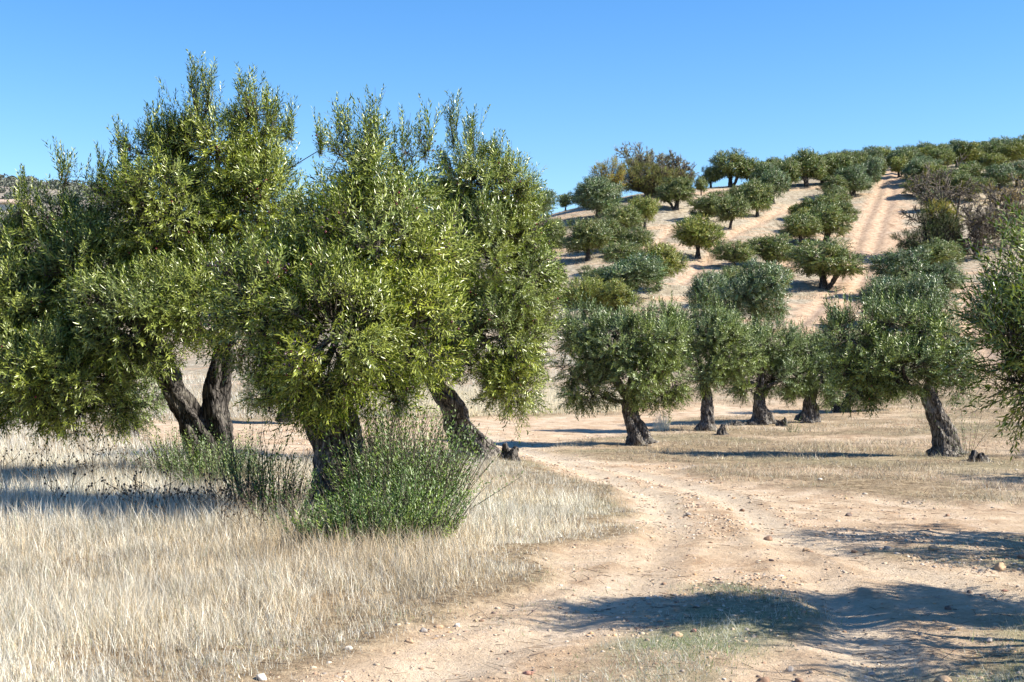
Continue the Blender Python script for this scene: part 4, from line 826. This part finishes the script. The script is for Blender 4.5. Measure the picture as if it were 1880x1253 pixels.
# ------------------------------------------------------------------ grass (stuff)
def blades(name, x, y, h, wd, col, label, r_, lean=.25, wind=(-.1, 0.), seg=2):
    n = len(x); lean = np.where(r_.random(n) < .25, lean * 2.6, lean); z = zground(x, y) - .01; a = r_.uniform(0, 6.283, n); b = np.stack([x, y, z], 1)
    col = np.asarray(col)
    dr = np.stack([r_.normal(0, 1, n) * lean + wind[0], r_.normal(0, 1, n) * lean + wind[1], np.ones(n)], 1); dr = nrm(dr); cv = np.stack([r_.normal(0, 1, n) * lean, r_.normal(0, 1, n) * lean, -.1 * np.ones(n)], 1)
    sd = np.stack([np.cos(a), np.sin(a), 0 * a], 1) * wd[:, None] * .5; m = b + dr * h[:, None] * .5 ; tp = b + dr * h[:, None] + cv * h[:, None] * .45
    if seg == 2: V = np.stack([b - sd, b + sd, m - sd * .8, m + sd * .8, tp], 1); f = np.array([[0, 1, 3], [0, 3, 2], [2, 3, 4]]); nv = 5
    else: V = np.stack([b - sd, b + sd, tp], 1); f = np.array([[0, 1, 2]]); nv = 3
    T = ((np.arange(n) * nv)[:, None, None] + f).reshape(-1, 3)
    return tag(mesh_np(name, V.reshape(-1, 3), [T], M_GRASS, None, np.repeat(col, nv, 0)), label, kind='stuff')
STRAW = np.array([1.10, 1.08, 1.05]) * np.array([[.76, .71, .58], [.64, .56, .41], [.84, .82, .73], [.56, .44, .27], [.68, .69, .59], [.27, .22, .15], [.34, .37, .22]])
r_ = np.random.default_rng(66)
def grass_left(n, d0, d1, p, hs0, wmul, seg, name, label, u0=-.45, u1=.16):
    x, y = scatter(n, d0, d1, p, r_, u0, u1); sd_ = sdf(TRACK, x + fbm(x * .7, y * .7, 3, 5) * .5, y + fbm(x * .7 + 50, y * .7, 3, 6) * .5)
    nt_ = max(1, len(x) // 12); ti = r_.integers(0, nt_, len(x)); sp = .035 * np.sqrt(y[ti] / 9) * (1 if seg == 2 else 2); mixm = r_.random(len(x)) < .75
    x, y = np.where(mixm, x[ti] + r_.normal(0, 1, len(x)) * sp, x), np.where(mixm, y[ti] + r_.normal(0, 1, len(x)) * sp, y); th_ = r_.uniform(.55, 1.25, nt_)[ti]; tc_ = r_.uniform(.7, 1.2, nt_)[ti]; sd_ = np.where(mixm, sd_[ti], sd_)
    left = (x < gx(y)) & (sd_ < .05); th_, tc_ = th_[left], tc_[left]; x, y, sd_ = x[left], y[left], sd_[left]
    cl = fbm(x * 3.3, y * 3.3, 3, 71); k = r_.random(len(x)) < np.clip(.62 + cl * .9, .08, 1) * np.clip(.25 - sd_ * 1.2, .12, 1); th_, tc_ = th_[k], tc_[k]; x, y, sd_ = x[k], y[k], sd_[k]; n = len(x)
    edge = sst(-.05, 1.5, -sd_); h = hs0 * (.22 + .78 * edge) * (.3 + .85 * r_.random(n) ** 1.3) * th_ * (1 + .8 * fbm(x * .9, y * .9, 3, 72))
    wt = np.stack([.24 + 0 * x, .16 + 0 * x, .26 + 0 * x, .12 + 0 * x, .12 * np.ones(n), .06 * np.ones(n), .04 * np.ones(n)], 1)
    big = fbm(x * .35, y * .35, 3, 73)[:, None]; wt = wt * np.clip(1 + big * np.array([[0, .8, -1, 1.2, -.9, .8, -.8]]) * 1.5, .05, 3); near_bush = np.exp(-(((x - BX) / .9) ** 2 + ((y - BY) / .7) ** 2))[:, None]; wt = wt * (1 + near_bush * np.array([[0, 2, -.8, 6, -.7, 2.5, 0]])); wt /= wt.sum(1, keepdims=True)
    ci = (wt.cumsum(1) < r_.random((n, 1))).sum(1); ci = np.clip(ci, 0, 6); col = STRAW[ci] * r_.uniform(.6, 1.15, (n, 1)) * tc_[:, None] * (1 + .35 * fbm(x * 1.6, y * 1.6, 3, 84))[:, None]
    wd = wmul * (.0022 + .003 * r_.random(n) ** 2) * np.sqrt(np.maximum(y, 6) / 9); return blades(name, x, y, h, wd, col, label, r_, .26, (-.08, 0), seg)
BX, BY = gp(680, 1010)[:2]
ys = np.array([0, 6, 8, 10, 12, 14, 16, 18, 22, 26, 30, 40, 60]); 
def gx(y): return np.interp(y, ys, [-.5, .2, .6, 1.2, 1.7, 1.9, 1.6, 1.0, .9, .9, 1.5, 4, 6])
grass_left(560000, 5.6, 21, 1.35, .24, 1.0, 2, 'dry_grass', 'tall bleached dry grass in front of and under the near olive trees')
grass_left(120000, 21, 62, 1.5, .42, 1.5, 1, 'dry_grass', 'pale dry grass field beyond the near olive trees', -.45, .08)
xs_, ys_ = scatter(7000, 9.5, 15.5, 1.0, r_, -.42, .1); k = (xs_ < gx(ys_) - 1.6) & (r_.random(len(xs_)) < np.clip(.5 + fbm(xs_ * .9, ys_ * .9, 3, 85) * 1.5, 0, 1)); xs_, ys_ = xs_[k], ys_[k]; n = len(xs_)
blades('grass_stalks', xs_, ys_, r_.uniform(.2, .42, n), np.full(n, .0038), np.array([.62, .50, .33]) * r_.uniform(.7, 1.2, (n, 1)), 'thin taller tan stalks rising from the dry grass', r_, .16, (-.1, 0), 2)
# pale stand behind the track bend
x, y = scatter(60000, 33, 47, 1.0, r_, -.12, .12); sd_ = sdf(TRACK, x, y); k = (sd_ < -.4) & (r_.random(len(x)) < np.clip(.5 + fbm(x * .5, y * .5, 3, 75), .1, 1)); x, y = x[k], y[k]; n = len(x)
blades('dry_grass', x, y, r_.uniform(.25, .6, n), np.full(n, .012), np.array([.80, .72, .52]) * r_.uniform(.75, 1.1, (n, 1)), 'pale tall dry grass behind the track bend', r_, .15, (-.05, 0), 1)
# low brownish weeds right of the track
x, y = scatter(210000, 13, 60, 1.3, r_, .02, .42); sd_ = sdf(TRACK, x + fbm(x * .7, y * .7, 3, 5) * .5, y + fbm(x * .7 + 50, y * .7, 3, 6) * .5)
k = (sd_ < -.1) & (x > gx(y) - .5) & (r_.random(len(x)) < np.clip(.28 + fbm(x * .8, y * 1.2, 4, 76) * 1.3, .03, 1)); x, y = x[k], y[k]; n = len(x)
W2 = np.array([[.52, .43, .30], [.62, .56, .44], [.36, .28, .19], [.66, .54, .32], [.26, .28, .17], [.26, .17, .11]]); pn = fbm(x * .25, y * .3, 3, 77)
ci = r_.choice(6, n, p=[.3, .24, .16, .14, .09, .07]); blades('dry_weeds', x, y, r_.uniform(.03, .13, n) * (1 + 1.0 * sst(.1, .6, pn)), .006 * np.sqrt(y / 10) * r_.uniform(.7, 1.4, n), W2[ci] * r_.uniform(.5, 1.2, (n, 1)) * (1 + .5 * fbm(x * 1.5, y * 1.2, 3, 83))[:, None], 'low dry brownish weeds under the middle row of olive trees', r_, .6, (-.05, 0), 1)
# short green-grey grass of the strip and the right patches
x, y = scatter(330000, 4.5, 14, 1.2, r_, -.1, .5); t, s, r, h = masks(x, y); dn = np.maximum(s, r * .8) * np.clip(.55 + fbm(x * 2.5, y * 2.5, 3, 78) * 1.3, .05, 1); k = r_.random(len(x)) < dn; x, y = x[k], y[k]; n = len(x)
W3 = np.array([[.14, .22, .06], [.20, .27, .10], [.55, .55, .45], [.62, .60, .48], [.36, .36, .24], [.45, .38, .26]]); gm = fbm(x * 1.6, y * 1.6, 3, 79) > -.05
ci = np.where(gm, r_.choice(6, n, p=[.22, .2, .2, .16, .14, .08]), r_.choice(6, n, p=[.04, .08, .32, .28, .18, .1])); tall = (r_.random(n) < .03)
blades('short_grass', x, y, r_.uniform(.015, .06, n) + tall * r_.uniform(.03, .12, n), .0042 * r_.uniform(.7, 1.3, n), W3[ci] * r_.uniform(.75, 1.15, (n, 1)), 'short grey green grass between the wheel ruts', r_, .5, (-.1, 0), 1)
# sparse sprouts at the edge of the track
x, y = scatter(60000, 5.6, 24, 1.4, r_, -.3, .42); sd_ = sdf(TRACK, x, y); k = (np.abs(sd_) < .7) & (fbm(x * 1.5, y * 1.5, 3, 80) > .12); x, y = x[k], y[k]; n = len(x)
blades('verge_grass', x, y, r_.uniform(.015, .06, n), .004 * r_.uniform(.8, 1.5, n) * np.sqrt(y / 9), W3[r_.choice(6, n, p=[.2, .2, .15, .1, .2, .15])], 'sparse low green grass along the verge of the track', r_, .6, (0, 0), 1)
# dark dry thistles in the shade
r_ = np.random.default_rng(67); cs = [(*gp(px, py)[:2], rr) for px, py, rr in [(300, 955, .9), (380, 960, .8), (450, 960, .7), (200, 950, .9), (230, 875, 1.3), (150, 880, 1.2), (90, 890, 1.0), (480, 990, .4)]]
A, B, HV = [], [], []
for (cx, cy, rr) in cs:
    for _ in range(13):
        a = r_.uniform(0, 6.28); q = rr * math.sqrt(r_.random()); p = np.array([cx + math.cos(a) * q, cy + math.sin(a) * q * .6, 0]); p[2] = float(zground(p[0], p[1])); h = r_.uniform(.2, .5); t = p + np.array([r_.normal(0, .1), r_.normal(0, .1), h]); A.append(p); B.append(t); HV.append(t)
        for _ in range(3): m = p + (t - p) * r_.uniform(.4, .8); e = m + np.array([r_.normal(0, .08), r_.normal(0, .08), r_.uniform(.05, .15)]); A.append(m); B.append(e); HV.append(e)
mb = MB(); v, q = thin_tubes(np.array(A), np.array(B), .003, .0025, r_); mb.add(v, None, q, np.array([.09, .07, .05])); v, t, c = olives_mesh(np.array(HV), r_, .010); mb.add(v, t, None, c * 0 + np.array([.09, .07, .05]))
tag(mb.build('dry_thistles', M_LITTER), 'dark dried thistle heads standing in the shaded grass at the left', kind='stuff')
# tufts on the hill
x, y = scatter(130000, 55, 160, .6, r_, -.02, .45); t, s, r, h = masks(x, y); k = r_.random(len(x)) < (1 - h) * np.clip(.35 + fbm(x * .12, y * .35, 4, 81) * 1.6, .02, 1); x, y = x[k], y[k]; n = len(x)
blades('hill_grass', x, y, r_.uniform(.08, .3, n), r_.uniform(.02, .05, n), np.array([.42, .38, .27]) * r_.uniform(.5, 1.2, (n, 1)), 'thin pale dry grass over the hillside', r_, .5, (0, 0), 1)

# ------------------------------------------------------------------ far left: farm building and scrub on the range
b = gd(10, 500); b[2] = CAMZ + (HOR - 386) / FPX * 500
def box(mb, c, s):
    c = np.array(c); s = np.array(s) / 2; v = np.array([[x, y, z] for z in (-1, 1) for y in (-1, 1) for x in (-1, 1)]) * s + c
    mb.add(v, None, [[0, 2, 3, 1], [4, 5, 7, 6], [0, 1, 5, 4], [2, 6, 7, 3], [0, 4, 6, 2], [1, 3, 7, 5]])
def flat_mat(nm, c, sc=.5):
    m, n, bs = mat(nm); v = mapping(n); f = noiseN(n, v, sc, 5); cc = ramp(n, f, [(.3, tuple(q * .8 for q in c)), (.7, c)]); n.links.new(cc, bs.inputs['Base Color']); bs.inputs['Roughness'].default_value = .9; return m
root = empty('farm_building', b); mb = MB(); box(mb, (-4, 0, -1), (26, 10, 6)); mb.build('wall', flat_mat('cream_render', (.66, .58, .46)), root)
mb = MB(); mb.add(np.array([[-17.6, -5.6, 2.02], [9.6, -5.6, 2.02], [9.6, 5.6, 2.02], [-17.6, 5.6, 2.02], [-17.6, 0, 4.2], [9.6, 0, 4.2]]), [[0, 4, 3], [1, 2, 5]], [[0, 1, 5, 4], [2, 3, 4, 5], [0, 3, 2, 1]]); mb.build('roof', flat_mat('roof_tiles', (.36, .27, .21)), root)
tag(root, 'long low cream farm building before the distant range at the left edge', 'building')
r_ = np.random.default_rng(99); bl = []
for _ in range(220):
    px = r_.uniform(-150, 330); d = r_.uniform(440, 930); p = gd(px, d); bl.append([p[0], p[1], p[2] + 1.0, r_.uniform(1.6, 5), 2.5, r_.uniform(1.2, 2.6)])
bl = np.array(bl); o = nrm(r_.normal(size=(len(bl), 90, 3))); P = (bl[:, None, :3] + o * bl[:, None, 3:6] * r_.uniform(.6, 1.1, (len(bl), 90, 1))).reshape(-1, 3); n = len(P)
q = nrm(r_.normal(size=(n, 3))); q2 = nrm(np.cross(q, r_.normal(size=(n, 3)))); V = np.stack([P - q * .6, P + q2 * .6, P + q * .6, P - q2 * .6], 1).reshape(-1, 3)
tag(mesh_np('distant_scrub', V, [np.arange(n * 4).reshape(-1, 4)], M_LITTER, None, np.array([.13, .14, .11]) * r_.uniform(.7, 1.3, (n, 1)).repeat(4, 0)), 'dark scrub dotted over the distant range', kind='stuff')
